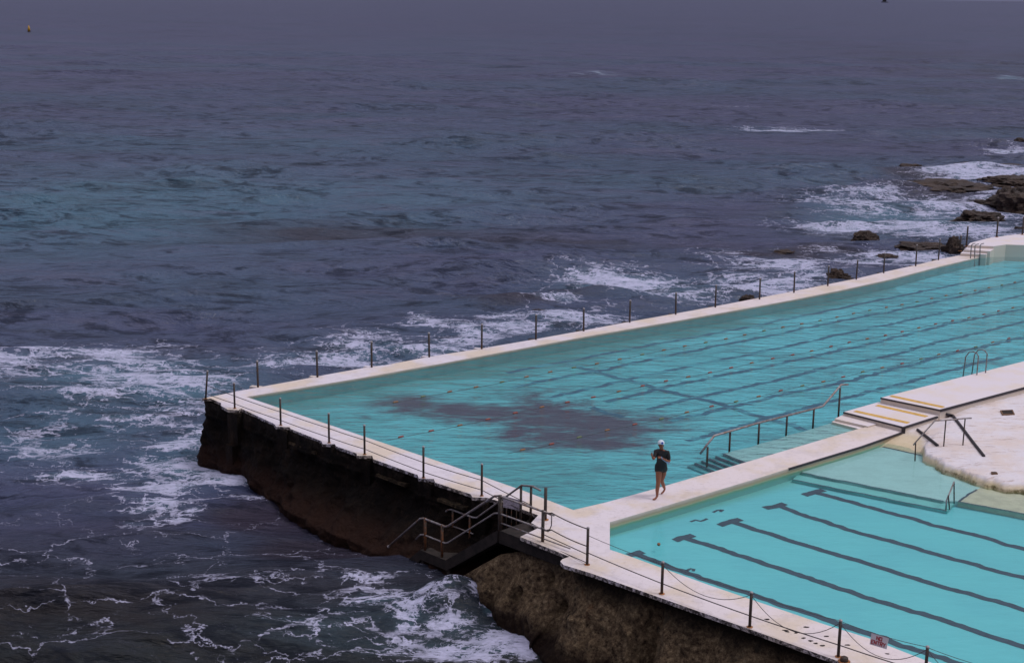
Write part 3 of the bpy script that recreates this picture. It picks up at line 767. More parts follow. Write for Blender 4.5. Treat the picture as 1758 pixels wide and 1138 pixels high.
# ------------------------------------------------------------------ sea
def build_sea():
    ds=[13.0]
    while ds[-1]<420: ds.append(ds[-1]+max(.085,ds[-1]*.0034))
    while ds[-1]<45000: ds.append(ds[-1]*1.045)
    ds=np.array(ds); nc=820
    u=np.linspace(-1,1,nc); u=np.sign(u)*(np.abs(u)**1.0)
    D,U=np.meshgrid(ds,u,indexing='ij')
    X=U*(D*.46+6); Y=D.copy()
    Z=np.zeros_like(X); DX=np.zeros_like(X); DY=np.zeros_like(X)
    sp=np.maximum(D*.0034,(D*.92+12)/nc)
    rng=np.random.RandomState(5)
    N=110
    for i in range(N):
        lam=.55*(40**(rng.rand()**1.1)) if i>3 else [34,26,19,15][i]
        th=rng.normal(-math.pi/2+.12,.36 if lam<6 else .22)
        k=2*math.pi/lam
        a=(.0105*lam**.95 if lam<14 else .006*lam)*(.6+.8*rng.rand())*.72
        ph=rng.rand()*6.28
        fade=np.clip(lam/sp/5-.4,0,1)
        arg=k*(X*math.cos(th)+Y*math.sin(th))+ph
        Z+=a*fade*np.sin(arg); q=.75
        DX+=-q*a*fade*math.cos(th)*np.cos(arg)*-1; DY+=-q*a*fade*math.sin(th)*np.cos(arg)*-1
    # modulation: calmer and rougher patches
    mod=.85+.35*np.sin(X*.11+1.3)*np.sin(Y*.083+.4)+.2*np.sin(X*.31+Y*.17)
    Z*=mod; 
    def blob(cx,cy,rx,ry,pw=1.0):
        c=P(cx,cy,SEA); d=(c-EYE).length; wx=rx*d/F; wy=ry*d*d/((H-SEA)*F)
        return np.exp(-(((X-c.x)/wx)**2+((Y-c.y)/wy)**2)*pw)
    foam=np.zeros_like(X); teal=np.zeros_like(X); reef_wall_reflection=np.zeros_like(X)
    FB=[(60,612,90,28,.55),(170,622,120,26,.68),(250,650,80,22,.85),(335,665,60,16,.9),(150,578,110,8,.34),(250,592,70,8,.42),(40,588,40,8,.3),(180,596,60,10,.4),(440,640,60,12,.4),
     (300,720,70,25,.62),(285,770,50,22,.95),(315,802,60,18,1.1),(400,828,45,10,1.15),(370,815,60,13,.9),(290,835,60,18,.8),(275,862,70,20,.62),(250,890,40,6,.45),
     (160,812,95,10,.7),(120,765,90,18,.4),(60,740,60,25,.4),(230,725,70,12,.55),(190,690,120,12,.4),(330,740,50,20,.7),
     (470,632,90,13,.5),(560,612,110,18,.66),(640,582,90,16,.62),(700,600,100,12,.75),(780,590,60,13,.85),(740,556,60,8,.5),(830,572,40,8,.7),(860,545,40,8,.7),(900,560,60,13,.7),(930,536,60,7,.7),(960,520,50,6,.5),(1000,545,70,16,.9),(1010,486,50,8,.7),(1060,478,80,10,.9),(1130,488,90,11,.85),(1230,490,60,9,.7),(1180,510,80,9,.55),(1300,488,80,12,.9),(1330,500,90,8,.8),(1390,478,50,10,.9),(1235,437,40,5,.8),(1320,460,80,7,.8),(1400,455,60,5,.6),
     (1470,350,70,14,.75),(1520,345,60,11,.85),(1540,322,60,7,.6),(1560,388,130,9,.78),(1450,388,80,7,.8),(1640,358,90,9,.8),(1700,300,80,7,1.1),(1720,330,70,7,.9),(1660,398,110,12,.82),(1600,345,80,6,.8),(1700,352,60,8,.9),(1560,440,90,9,.8),(1480,452,90,9,.8),(1420,430,60,6,.4),(1600,460,40,8,.8),
     (1380,222,75,2.6,1.0),(1130,240,70,2.2,.5),(1590,279,40,2,.7),(1740,262,40,3,.8),(1745,136,30,1.8,.9),(1500,226,60,1.6,.5),(1030,128,60,1.2,.4),(1230,183,60,1.3,.35),
     (750,1050,50,18,.45),(865,1098,50,16,1.05),(900,1108,30,10,1.2),(780,1085,60,16,.5),(620,1005,60,13,.5),(560,1090,90,22,.45),(680,1110,70,22,.5),(480,1080,60,22,.36),(430,1000,80,14,.30),(330,985,90,8,.30),(250,955,110,10,.25),(60,912,50,8,.30),(100,1095,120,22,.24),(640,1040,60,20,.6),(780,1118,70,18,.75),(620,950,70,8,.3),(530,880,40,5,.3),(500,985,60,8,.34),(700,1060,40,18,.6),(440,850,50,10,.4)]
    ARC=[(700,1085),(705,1072),(714,1058),(728,1042),(748,1030),(772,1025),(796,1032),(822,1046),(850,1062),(880,1078),(905,1092)]
    FB+=[(a,b,17,5,.95) for a,b in ARC]
    FB+=[(a,b,20,5,.6) for a,b in [(215,832),(250,825),(190,815),(300,822),(420,838),(330,872),(310,885),(250,905),(222,892),(450,640),(500,625),(560,600),(610,592),(720,545),(800,560),(850,540)]]
    for cx,cy,rx,ry,s in FB:
        g=s*blob(cx,cy,rx*1.1,ry*1.1,.8); foam=np.maximum(foam,g)
    nearl=np.clip((52-Y)/10,0,1)*.10; foam=np.maximum(foam,nearl)
    # crests a little foamier
    zs=Z/ (np.std(Z[:600])+1e-6)
    foam=foam*(1+.12*np.clip(zs,-1.5,1.5))
    for cx,cy,rx,ry,s in [(200,350,420,75,.78),(600,335,380,50,.6),(950,320,300,26,.4),(1350,300,300,24,.25),(180,420,220,25,.45),(400,240,500,34,.3),(330,680,110,25,.8),(200,650,220,45,.8),(90,740,170,50,.5),(330,780,100,40,.6),(620,600,180,25,.5),(1080,490,150,18,.7),(1540,370,150,25,.8),(700,420,120,15,.3),(1300,480,130,15,.4),(640,1090,300,60,.14)]:
        teal=np.maximum(teal,s*blob(cx,cy,rx,ry,.8))
    for cx,cy,rx,ry,s in [(620,400,380,30,.75),(900,410,300,26,.7),(950,500,160,18,.9),(880,520,100,12,.8),(300,420,250,16,.5),(1200,420,200,18,.6),(1300,360,220,20,.5),(1420,430,100,10,.9),(1640,345,90,12,.8),(1580,300,80,8,.8),(1190,535,80,8,.7),(560,870,200,50,.9),(600,935,150,26,1.2),(440,880,90,25,.9),(200,900,250,30,.45),(1330,440,120,9,.95),(1620,330,140,12,.95),(1400,420,60,8,.8),(1560,300,70,8,.8),(1450,455,60,5,.8),(1650,380,60,5,.6),(1700,110,520,75,.5)]:  # reef patches; blobs along the wall base paint in its dark reflection
        reef_wall_reflection=np.maximum(reef_wall_reflection,s*blob(cx,cy,rx,ry,.8))
    # wave humps washing against the wall
    Z+= .62*blob(775,1045,55,20)+.18*blob(880,1105,50,12)+.35*blob(390,828,70,12)+.25*blob(300,800,50,22)+.3*blob(720,605,90,8)+.2*blob(1000,548,80,8)
    X2=X+DX; Y2=Y+DY; Z2=Z+SEA
    V=np.stack([X2,Y2,Z2],-1).reshape(-1,3)
    nr=len(ds); idx=np.arange(nr*nc).reshape(nr,nc)
    Fc=np.stack([idx[:-1,:-1],idx[:-1,1:],idx[1:,1:],idx[1:,:-1]],-1).reshape(-1,4)
    me=bpy.data.meshes.new('sea'); me.vertices.add(len(V)); me.vertices.foreach_set('co',V.astype(np.float32).ravel())
    me.loops.add(Fc.size); me.loops.foreach_set('vertex_index',Fc.astype(np.int32).ravel())
    me.polygons.add(len(Fc)); me.polygons.foreach_set('loop_start',np.arange(0,Fc.size,4,dtype=np.int32)); me.polygons.foreach_set('loop_total',np.full(len(Fc),4,dtype=np.int32))
    me.update(calc_edges=True); me.polygons.foreach_set('use_smooth',np.ones(len(Fc),dtype=bool))
    for nm,A in (('foam',foam),('teal',teal),('reef_wall_reflection',reef_wall_reflection)):
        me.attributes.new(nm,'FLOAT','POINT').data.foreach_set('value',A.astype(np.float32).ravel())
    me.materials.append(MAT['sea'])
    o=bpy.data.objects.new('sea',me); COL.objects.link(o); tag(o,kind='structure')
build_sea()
# sea floor so that the sheet also reads from the side
# ------------------------------------------------------------------ posts and railings
def post_parts(parent, base, top, r=.042, name='post'):
    mb=MB(); b=Vector(base); t=Vector(top)
    mb.tube([b+Vector((0,0,-.02)), b+(t-b)*.5, t], r, 10); o=mb.build(name, MAT['post'], parent)
    mb=MB(); mb.ball(t+Vector((0,0,.0)), r*1.25, 10, (1,1,.8)); mb.build('cap', MAT['cap'], o if parent is not None and name!='pole' else parent)
    return o
def plate(parent, base, r=.11):
    mb=MB(); mb.tube([Vector(base)+Vector((0,0,.002)), Vector(base)+Vector((0,0,.014))], r, 12); return mb.build('base_plate', MAT['rust'], parent)
far_posts=[((442,620),(443,664)),((545,603),(545,647)),((638,587),(638,630)),((737,572),(737,612.5)),((827,557),(827,598.5)),((920,541),(920,582.5)),((1002,530),(1002,568)),((1081,516),(1081,553)),((1160,503),(1160,539.5)),((1228,490),(1228,527)),((1304,478),(1304,513.5)),((1363,467),(1363,502)),((1421,457),(1421,490.5)),((1470,447),(1470,479.5)),((1517,435),(1517,468.5)),((1572,421),(1572,456.5)),((1612,411),(1611,446))]
ords=['first','second','third','fourth','fifth','sixth','seventh','eighth','ninth','tenth','eleventh','twelfth','thirteenth','fourteenth','fifteenth','sixteenth','seventeenth']
for i,((tx,ty),(bx,by)) in enumerate(far_posts):
    b=P(bx,by+.5); h=ZT(b,tx,ty)
    rt_=empty('edge_post', b, label=f'thin rusty steel post on the far pool edge, {ords[i]} along from the seaward corner', cat='post', group='posts along the far pool edge')
    post_parts(rt_, b, (b.x+random.uniform(-.02,.02),b.y,h), .040, 'pole')
    # little concrete foot
    mb=MB(); c=b.to_2d(); mb.prism([c+Vector((-.34,.10)),c+Vector((.05,-.02)),c+Vector((.14,.16)),c+Vector((-.26,.28))], -.006, -.2)
    mb.build('foot', MAT['rock'] if i>4 else MAT['deck'], rt_)
for k,((tx,ty),(bx,by),z,l) in enumerate([((1660,389),(1659,423),.46,'thick rusty post at the top of the end steps'),((1648,405),(1648,431),.1,'short rusty post behind the brown boulder at the end steps'),((1711,374),(1711,407),.46,'rusty post on the back edge of the raised end deck, left one'),((1755,372),(1755,403),.46,'rusty post on the back edge of the raised end deck, at the photo edge')]):
    b=P(bx,by,z); h=ZT(b,tx,ty)
    rt_=empty('edge_post', b, label=l, cat='post', group='posts on the raised end deck')
    post_parts(rt_, b, (b.x,b.y,h), .05, 'pole'); plate(rt_,b)

def cable(parent, pts, r=.011, sag=0, name='cable', n=14, mat='cable'):
    out=[]
    for a,b in zip(pts[:-1],pts[1:]):
        a=Vector(a);b=Vector(b)
        for i in range(n): t=i/n; out.append(a.lerp(b,t)-Vector((0,0,4*sag*t*(1-t))))
    out.append(Vector(pts[-1])); mb=MB(); mb.tube(out,r,6); return mb.build(name,MAT[mat],parent)
lp=[((357,637),(353,684.5)),((402,658),(403,701)),((482,684),(482,730)),((565,710),(565,760)),((626,730),(626,780)),((728,767),(727,820)),((827,797),(827,851))]
bases=[P(b[0],b[1]) for t,b in lp]; tops=[Vector((b.x,b.y,ZT(b,*t[0]))) for b,t in zip(bases,lp)]
d0=P(353,684.5); rt_=empty('cable_railing', d0, label='steel post and cable railing along the dark sea wall', cat='railing')
tops[0]+= Vector((.10,0,0))
for b,t in zip(bases,tops):
    post_parts(rt_, b, t, .034); plate(rt_, b, .06)
endp=P(858,873); e1=Vector((endp.x,endp.y,0)); ends=bases+[P(911,893)]
et=tops+[ends[-1]+Vector((0,0,.9))]
for fr in (.19,.50):
    cable(rt_, [b.lerp(t,fr) for b,t in zip(ends,et)], .013, .01)
for px in (468,543,602,677,778,862):
    py=None
# front railing
npst=[((1009,906),(1008,969)),((1138,965),(1136,1019)),((1288,1017),(1287,1076)),((1441,1065),(1439,1127)),((1589,1110),(1587,1176))]
nb=[P(*b) for t,b in npst]; nt=[Vector((b.x,b.y,ZT(b,*t[0]))) for b,t in zip(nb,npst)]
fr_=empty('cable_railing', nb[0], label='steel post railing with slack drooping cables along the near walkway', cat='railing')
for b,t in zip(nb,nt): post_parts(fr_, b, t, .036); plate(fr_, b, .075)
nb.append(nb[-1]+(nb[-1]-nb[-2])); nt.append(nt[-1]+(nt[-1]-nt[-2])); post_parts(fr_, nb[-1], nt[-1], .048)
cable(fr_, [b.lerp(t,.33) for b,t in zip(nb,nt)], .014, .01)
cable(fr_, [nt[0].lerp(nb[0],.2), nt[1]-Vector((0,0,.05))], .008, .03)
sags=[.42,.55,.50,.5]
for i in range(1,5):
    a=nt[i]-Vector((0,0,.06)); b=nt[i+1]-Vector((0,0,.05))
    cable(fr_, [a,b], .008, sags[i-1]); 
    cable(fr_, [a+Vector((0,.05,.03)),b+Vector((0,.05,.03))], .007, .05)
# NO ENTRY sign hanging on the upper cable
s0=nt[3]-Vector((0,0,.03)); s1=nt[4]-Vector((0,0,.02)); dv=(s1-s0)
tpos=(1511-1441)/(1589-1441)
c=s0.lerp(s1,tpos)+Vector((0,.05,-.06))
ux=dv.normalized(); nrm=Vector((ux.y,-ux.x,0)).normalized()
if nrm.y>0: nrm=-nrm
nrm=(nrm+Vector((0,0,.30))).normalized(); uy=nrm.cross(ux).normalized()
if uy.z<0: uy=-uy
SW,SH=.40,.245
sg=empty('warning_sign', c, label='small white NO ENTRY sign with red capital letters hanging on the railing cable', cat='sign')
mb=MB()
vsg=[]
for dz in (0,-.012):
    for a,b in ((-SW/2,0),(SW/2,0),(SW/2,-SH),(-SW/2,-SH)): vsg.append(c+ux*a+uy*b+nrm*dz)
mb.add(vsg,[(0,3,2,1),(4,5,6,7),(0,1,5,4),(1,2,6,5),(2,3,7,6),(3,0,4,7)])
mb.build('panel', m_simple('sign_white',(.72,.66,.70),.4,0,.03), sg)
LET={'N':[[(0,0),(0,1),(1,0),(1,1)]],'O':[[(0,0),(0,1),(1,1),(1,0),(0,0)]],'E':[[(1,0),(0,0),(0,1),(1,1)],[(0,.5),(.8,.5)]],'T':[[(0,1),(1,1)],[(.5,1),(.5,0)]],'R':[[(0,0),(0,1),(1,1),(1,.5),(0,.5)],[(.45,.5),(1,0)]],'Y':[[(0,1),(.5,.5),(1,1)],[(.5,.5),(.5,0)]]}
mb=MB()
def word(wd_,x0,y0,lw,lh,gap):
    for i,ch in enumerate(wd_):
        for pl in LET[ch]:
            for (a,b),(c_,d_) in zip(pl[:-1],pl[1:]):
                pA=Vector((x0+i*(lw+gap)+a*lw,y0+b*lh)); pB=Vector((x0+i*(lw+gap)+c_*lw,y0+d_*lh))
                dd=(pB-pA).normalized(); q=Vector((-dd.y,dd.x))*.0095; pA2=pA-dd*.008; pB2=pB+dd*.008
                k=[pA2+q,pA2-q,pB2-q,pB2+q]
                lift=.004+.0004*(len(mb.f)%7)
                mb.add([c+ux*v.x+uy*v.y+nrm*lift for v in k],[(0,1,2,3)])
word('NO',-.064,-.102,.049,.068,.024); word('ENTRY',-.166,-.213,.047,.077,.022)
mb.build('lettering', m_simple('sign_red',(.42,.02,.03),.5,0,.03), sg)
# stub bollard
b=P(1449,1135); sb=empty('stub_bollard', b, label='short rusty stub bollard at the outer edge of the near walkway', cat='bollard')
mb=MB(); mb.tube([b,b+Vector((0,0,.10)),b+Vector((0,0,.12))],[.095,.085,.05],12); mb.build('stump',MAT['post'],sb); plate(sb,b,.14)
# rust marks and dark debris on the deck
for k,(px,py) in enumerate([(1348,1082),(1352,1084),(1366,1086),(1380,1095),(1392,1100),(1400,1104),(1412,1108),(1316,1063),(1454,1107),(1524,1122),(1384,1076),(1420,1092)]):
    b=P(px,py); mb=MB(); bm=[]
    for q in range(7):
        a=q/7*6.28; rr=random.uniform(.015,.045); bm.append(Vector((b.x+math.cos(a)*rr*1.8,b.y+math.sin(a)*rr)))
    mb.prism(bm,.012,.003); mb.build('dried_weed',MAT['dark'],None,label='small dark scrap of dried weed lying on the near walkway',cat='weed scrap',group='weed scraps on the near walkway')

# ------------------------------------------------------------------ stairs down to the sea
ZS=-.15
o0=P(858,911,ZS).to_2d(); o1=P(927,940,ZS).to_2d(); o2=P(979,957,ZS).to_2d()
wdir=-wd                                        # along the wall, away from the gate (to the left)
outd=wq
stair=empty('sea_stairs', (o0.x,o0.y,ZS), label='dark stained concrete stairs descending the sea wall into the water', cat='stairs')
Wd=1.1
inn=lambda p: p-outd*Wd
ob=o0+(-wdir)*((o2-o0).dot(-wdir))
mb=MB(); mb.prism([o0,ob,inn(ob),inn(o0)],ZS,ZS-.16); mb.build('landing',MAT['stairs'],stair)
mb=MB(); mb.prism([o0+outd*.04,ob+outd*.04,ob,o0],ZS+.03,ZS-.34); mb.build('edge_beam',MAT['stairs'],stair)
zmid=-1.64; f1=2.1; m1=3.2; zlow=-2.72; f2=4.45
n1=8
for i in range(n1):
    a=f1*i/n1; b_=f1*(i+1)/n1+.03; z=ZS+(zmid-ZS)*(i+1)/(n1+0)
    A=o0+wdir*a; B=o0+wdir*b_; mb=MB(); mb.prism([A-outd*.0,B,inn(B),inn(A)],z+.02,z-.14); mb.build('tread',MAT['stairs'],stair)
A=o0+wdir*f1;B=o0+wdir*m1; mb=MB(); mb.prism([A,B,inn(B),inn(A)],zmid,zmid-.2); mb.build('landing',MAT['stairs'],stair)
n2=6
for i in range(n2):
    a=m1+(f2-m1)*i/n2; b_=m1+(f2-m1)*(i+1)/n2+.03; z=zmid+(zlow-zmid)*(i+1)/n2
    A=o0+wdir*a; B=o0+wdir*b_; mb=MB(); mb.prism([A,B,inn(B),inn(A)],z,z-.16); mb.build('tread',MAT['stairs'],stair)
def stringer(a,za,b,zb,off,dep=.30):
    A=o0+wdir*a-outd*off; B=o0+wdir*b-outd*off; th=outd*.05; mb=MB(); vs=[]
    for q,z in ((A,za),(B,zb)):
        vs+= [(q.x+th.x,q.y+th.y,z+.04),(q.x-th.x,q.y-th.y,z+.04),(q.x-th.x,q.y-th.y,z-dep),(q.x+th.x,q.y+th.y,z-dep)]
    mb.add(vs,[(0,1,2,3),(7,6,5,4),(0,4,5,1),(1,5,6,2),(2,6,7,3),(3,7,4,0)]); mb.build('stringer',MAT['stairs'],stair)
for off in (-.04,Wd+.03):
    stringer(0,ZS,f1,zmid,off); stringer(f1,zmid,m1,zmid,off,.26); stringer(m1,zmid,f2,zlow,off)
for a_,z_ in ((f1*.98,zmid),(m1*.99,zmid)):
    p=o0+wdir*a_; mb=MB(); mb.tube([(p.x,p.y,z_-.2),(p.x,p.y,-3.2)],.06,8); mb.build('leg',MAT['stairs'],stair)
# handrails (three levels on the outside, two on the inside)
def S(a,off,z): p=o0+wdir*a-outd*off; return Vector((p.x,p.y,z))
L0=-((o1-o0).dot(-wdir))                          # gate post side (negative = towards the deck)
hr=1.0
def railpath(off,h,gate=L0-.4,low=1.22):
    zl=zmid+(zlow-zmid)*low; fl=m1+(f2-m1)*low
    return [S(gate,off,ZS+h),S(0.05,off,ZS+h),S(.22,off,ZS+h-.05),S(f1+.0,off,zmid+h+.05),S(f1+.12,off,zmid+h),S(m1-.05,off,zmid+h),S(m1+.1,off,zmid+h-.05),S(fl,off,zl+h)]
outer=empty('stair_handrail', S(0,0,ZS), label='outer tubular steel handrail of the sea stairs, nearer the water', cat='handrail', group='handrails of the sea stairs')
mb=MB(); mb.tube(railpath(0,hr),.032,8); mb.build('top_rail',MAT['steel'],outer)
mb=MB(); mb.tube(railpath(0,hr*.5,L0-.2,.25),.024,8); mb.build('mid_rail',MAT['steel'],outer)
mb=MB(); mb.tube([S(L0-1.0,0,ZS+.24),S(0,0,ZS+.24)],.02,8); mb.build('low_rail',MAT['steel'],outer)
for a_,z_,r_ in ((0,ZS,.055),(L0,ZS,.045),(f1+.25,zmid,.04),(m1-.12,zmid,.04)):
    mb=MB(); mb.tube([S(a_,0,z_),S(a_,0,z_+hr+.03)],r_,8); mb.build('post',MAT['post'],outer)
mb=MB(); fl=m1+(f2-m1)*1.22; mb.ball(S(fl,0,zmid+(zlow-zmid)*1.22+hr),.045); mb.build('end_knob',MAT['cap'],outer)
inner=empty('stair_handrail', S(0,Wd,ZS), label='inner tubular steel handrail of the sea stairs, beside the wall', cat='handrail', group='handrails of the sea stairs')
mb=MB(); mb.tube([S(-.70,Wd-.25,1.0),S(-.15,Wd,.92),S(.26,Wd,.84),S(f1-.05,Wd,zmid+hr+.04),S(f1+.12,Wd,zmid+hr),S(m1-.05,Wd,zmid+hr),S(m1+.1,Wd,zmid+hr-.05),S(fl-.1,Wd,zmid+(zlow-zmid)*1.15+hr)],.030,8); mb.build('top_rail',MAT['steel'],inner)
mb=MB(); mb.tube([S(f1+.1,Wd,zmid+hr*.5),S(m1-.05,Wd,zmid+hr*.5)],.022,8); mb.build('mid_rail',MAT['steel'],inner)
mb=MB(); mb.tube([S(-.9,Wd,ZS+.42),S(.35,Wd,ZS+.50)],.018,8); mb.build('mid_rail',MAT['steel'],inner)
for a_,z_,h_ in ((-.11,ZS,hr+.02),(.28,-.5,1.3),(f1+.25,zmid,hr),(m1-.12,zmid,hr),(fl-.3,zmid-.9,hr)):
    mb=MB(); mb.tube([S(a_,Wd,z_),S(a_,Wd,z_+h_)],.036,8); mb.build('post',MAT['post'],inner)
gpst=P(936,892); mb=MB(); mb.tube([gpst,Vector((gpst.x,gpst.y,ZT(gpst,934,837)))],.045,8); mb.build('post',MAT['post'],inner); plate(inner,gpst,.10)
for a_ in (.45,.65,.85,1.0):
    mb=MB(); mb.tube([S(a_,Wd,-.8),S(a_,Wd,.28)],.012,6); mb.build('baluster',MAT['post'],inner)
mb=MB(); q=[S(.95,Wd-.03,.02),S(.30,Wd-.03,.10),S(.30,Wd-.03,.40),S(.95,Wd-.03,.36)]
mb.add(q+[p+Vector((0,.02,0)) for p in q],[(0,1,2,3),(7,6,5,4),(0,4,5,1),(1,5,6,2),(2,6,7,3),(3,7,4,0)])
mb.build('notice_board', m_simple('faded_board',(.55,.48,.56),.6,0,.25,25), None, label='faded pale board fixed to the gate railing above the stairs', cat='board')
# gate cables to the first railing post
gp=S(L0,0,ZS); gtop=S(L0,0,ZS+hr)
gt=empty('gate_cables', gp, label='looped steel tube and sagging cables closing the stair gate', cat='gate')
pA=P(946,938); hA=ZT(pA,947,880)
cable(gt,[gtop, Vector((pA.x,pA.y,hA)), nt[0]-Vector((0,0,.03))],.016,.03,'upper_cable',mat='post')
cable(gt,[gp.lerp(gtop,.48), Vector((pA.x,pA.y,hA*.5)), nt[0].lerp(nb[0],.5)],.016,.03,'middle_cable',mat='post')
cable(gt,[gp.lerp(gtop,.36), nt[0].lerp(nb[0],.72)],.014,0,'lower_cable',mat='post')
cable(gt,[gp.lerp(gtop,.1), nt[0].lerp(nb[0],.95)],.012,0,'lower_cable',mat='post')
mb=MB(); q=Vector((pA.x,pA.y,hA)); k=-wdir.to_3d()
mb.tube([q,q-Vector((0,0,.35)),q-Vector((0,0,.48))-k*.06,q-Vector((0,0,.54))-k*.2,q-Vector((0,0,.50))-k*.38],.016,8); mb.build('hanging_loop',MAT['steel'],gt)

# ------------------------------------------------------------------ handrails and ladders by the pools
hz=-.16
hb=[P(a,b,hz) for a,b in [(1214,790),(1252,775),(1301.7,761),(1349.5,748),(1395.5,734),(1439,719)]]
htp=[(1214,767),(1252,742),(1301.7,727),(1349.5,714),(1395.5,702),(1440,666)]
hd=empty('pool_handrail', hb[0], label='long grey tubular handrail beside the submerged ramp of the large pool', cat='handrail')
tp=[Vector((b.x,b.y,ZT(b,*t))) for b,t in zip(hb,htp)]
for b,t in zip(hb,tp):
    mb=MB(); mb.tube([b-Vector((0,0,.6 if b is hb[0] else .1)),t],.034,8); mb.build('post',MAT['post'],hd)
def onray(px,py,ref): d=ray(px,py); return EYE+d*(ref.y/d.y)
path=[onray(1202,779,hb[0]-Vector((0,.1,0))),onray(1214,763,hb[0]),onray(1226,748,hb[0]+Vector((0,.2,0)))]+[onray(1302,726,tp[2]),onray(1396,702,tp[4]),onray(1413,697,hb[4]+Vector((0,.5,0))),onray(1444,660.5,hb[5]),onray(1456,660,hb[5]+Vector((0,.1,0)))]
mb=MB(); mb.tube(path,.036,10); mb.build('top_rail',MAT['steel'],hd)

hr2=empty('terrace_handrail', on_terrace(1620,766), label='bent grey handrail standing on the rocky edge of the white terrace', cat='handrail')
b0=P(1571,791,-.26); b1_=on_terrace(1620,766); b2=on_terrace(1653,764)
pth=[onray(1568,764,b0),onray(1571,760,b0),onray(1605,722,b0.lerp(b1_,.7)),onray(1625,721,b1_),onray(1656,718,b2),onray(1668,717.5,b2)]
mb=MB(); mb.tube(pth,.024,8); mb.build('top_rail',MAT['steel'],hr2)
for b,(px,py) in ((b0,(1572,760)),(b1_,(1624,721)),(b2,(1657,718))):
    mb=MB(); mb.tube([b-Vector((0,0,.1)),onray(px,py,b)],.022,8); mb.build('post',MAT['post'],hr2)
sr=empty('step_rail', P(1624,874,-.4), label='small triangular grab rail at the corner of the submerged steps', cat='handrail')
a=P(1624,875,-.33); b=P(1638,864,-.26)
t1=onray(1638,827,b)
mb=MB(); mb.tube([a,onray(1625,859,a),t1,b],.024,8); mb.build('rail',MAT['steel'],sr)
mb=MB(); mb.tube([a+Vector((.12,.05,0)),onray(1628,850,a)],.02,8); mb.build('post',MAT['post'],sr)

def ladder(name,bA,bB,zb,out,h,lab,zw=-.9,r=.024):
    e=empty(name,bA,label=lab,cat='ladder')
    for b in (bA,bB):
        o=out; pts=[b,b+Vector((0,0,h*.86)),b+Vector((0,0,h*.97))+o*.12,b+Vector((0,0,h))+o*.3,b+Vector((0,0,h*.93))+o*.52,b+Vector((0,0,h*.7))+o*.68,b+o*.82+Vector((0,0,zw-b.z))]
        mb=MB(); mb.tube(pts,r,8); mb.build('rail',MAT['steel'],e)
    for z in (-.3,-.6):
        p1=bA+out*.80; p2=bB+out*.80; mb=MB(); mb.tube([(p1.x,p1.y,z),(p2.x,p2.y,z)],.02,6); mb.build('rung',MAT['steel'],e)
bA=P(1677,643.5,ZD); bB=P(1692,640,ZD)
pn=(td_in[2]-td_in[0]).normalized(); po=Vector((-pn.y,pn.x,0)); 
if po.y<0: po=-po
ladder('pool_ladder',bA,bB,ZD,po*.8,.86,'curved steel pool ladder on the edge of the raised deck')
# far stair rail
bA=P(1674,443); bB=P(1683,441.5); bC=P(1666,444)
e=empty('end_stair_rail', bA, label='small hooped steel rails beside the steps at the far end of the pool', cat='handrail')
for b,(tx,ty) in ((bC,(1668,419)),(bA,(1674,420)),(bB,(1683,419))):
    t=onray(tx,ty,b); mb=MB(); mb.tube([b-Vector((0,0,.6)),t-Vector((0,0,.08)),t+Vector((.06,0,0)),t+Vector((.22,.08,.02))],.03,8); mb.build('rail',MAT['steel'],e)

# ------------------------------------------------------------------ lane ropes with floats
for k,(a,b,cols,lab,sub) in enumerate([((655,695),(1800,474),['float_orange','float_olive','float_orange'],'lane rope with faded olive and orange floats, nearest the far pool edge',0),
    ((662,756),(1800,516),['float_red','float_red','float_orange'],'lane rope with red floats running through the middle of the large pool',1),
    ((872,778),(1800,566),['float_orange','float_red','float_olive'],'lane rope with sparse floats, nearest the walkway side of the pool',2)]):
    A=P(*a,-.05);B=P(*b,-.05); L=(B-A).length; d=(B-A).normalized()
    e=empty('lane_rope',A,label=lab,cat='lane rope',group='lane ropes in the large pool')
    mb=MB(); n=60; mb.tube([A+d*(L*i/n)+Vector((0,.06*math.sin(i*.7+k),-.025)) for i in range(n+1)],.008,5); mb.build('rope',MAT['cable'],e)
    s=.6; i=0
    while s<L:
        p=A+d*s+Vector((0,.06*math.sin(s/L*60*.7+k),0)); mb=MB(); mb.tube([p-d*.11+Vector((0,0,.0)),p-d*.07,p+d*.07,p+d*.11],[.015,.034,.034,.015],8)
        mb.build('float',MAT[cols[i%3]],e); i+=1; s+=1.22+random.uniform(-.04,.04)
# single float in the small pool
b=P(1131,934,ZKW); fo=empty('small_float', b, label='tiny orange float drifting in the near left corner of the small pool', cat='float')
mb=MB(); mb.ball(b,.05,8); mb.build('float_body',MAT['float_orange'],fo)
# ------------------------------------------------------------------ far boat and buoy
b=P(1518,5,SEA); d=b.length
bo=empty('sailing_boat', (b.x,b.y,SEA+.0), label='tiny dark sailing boat far out near the horizon', cat='boat')
u=d/F
mb=MB(); 
hull=[(-1.6,0),(-1.2,-.5),(1.2,-.5),(2.0,0),(1.2,.5),(-1.2,.5)]
mb.prism([Vector((b.x+x*3.2*u*1.0,b.y+y*3*u)) for x,y in hull], SEA+1.4*u, SEA-.3*u); mb.build('hull', m_simple('hull_paint',(.09,.09,.11),.5), bo)
mb=MB(); x0=b.x
mb.add([(x0-3.2*u,b.y,SEA+1.6*u),(x0+3.6*u,b.y,SEA+1.6*u),(x0+1.6*u,b.y+.6*u,SEA+16*u),(x0-1.4*u,b.y+.6*u,SEA+15*u),(x0+.3*u,b.y+1.2*u,SEA+7*u)],[(0,1,4),(1,2,4),(2,3,4),(3,0,4)]); mb.build('sail', m_simple('dark_sail',(.012,.010,.018),.8), bo)
mb=MB(); mb.tube([(x0,b.y+.7*u,SEA),(x0+.2*u,b.y+.7*u,SEA+17*u)],.25*u,6); mb.build('mast',MAT['dark'],bo)
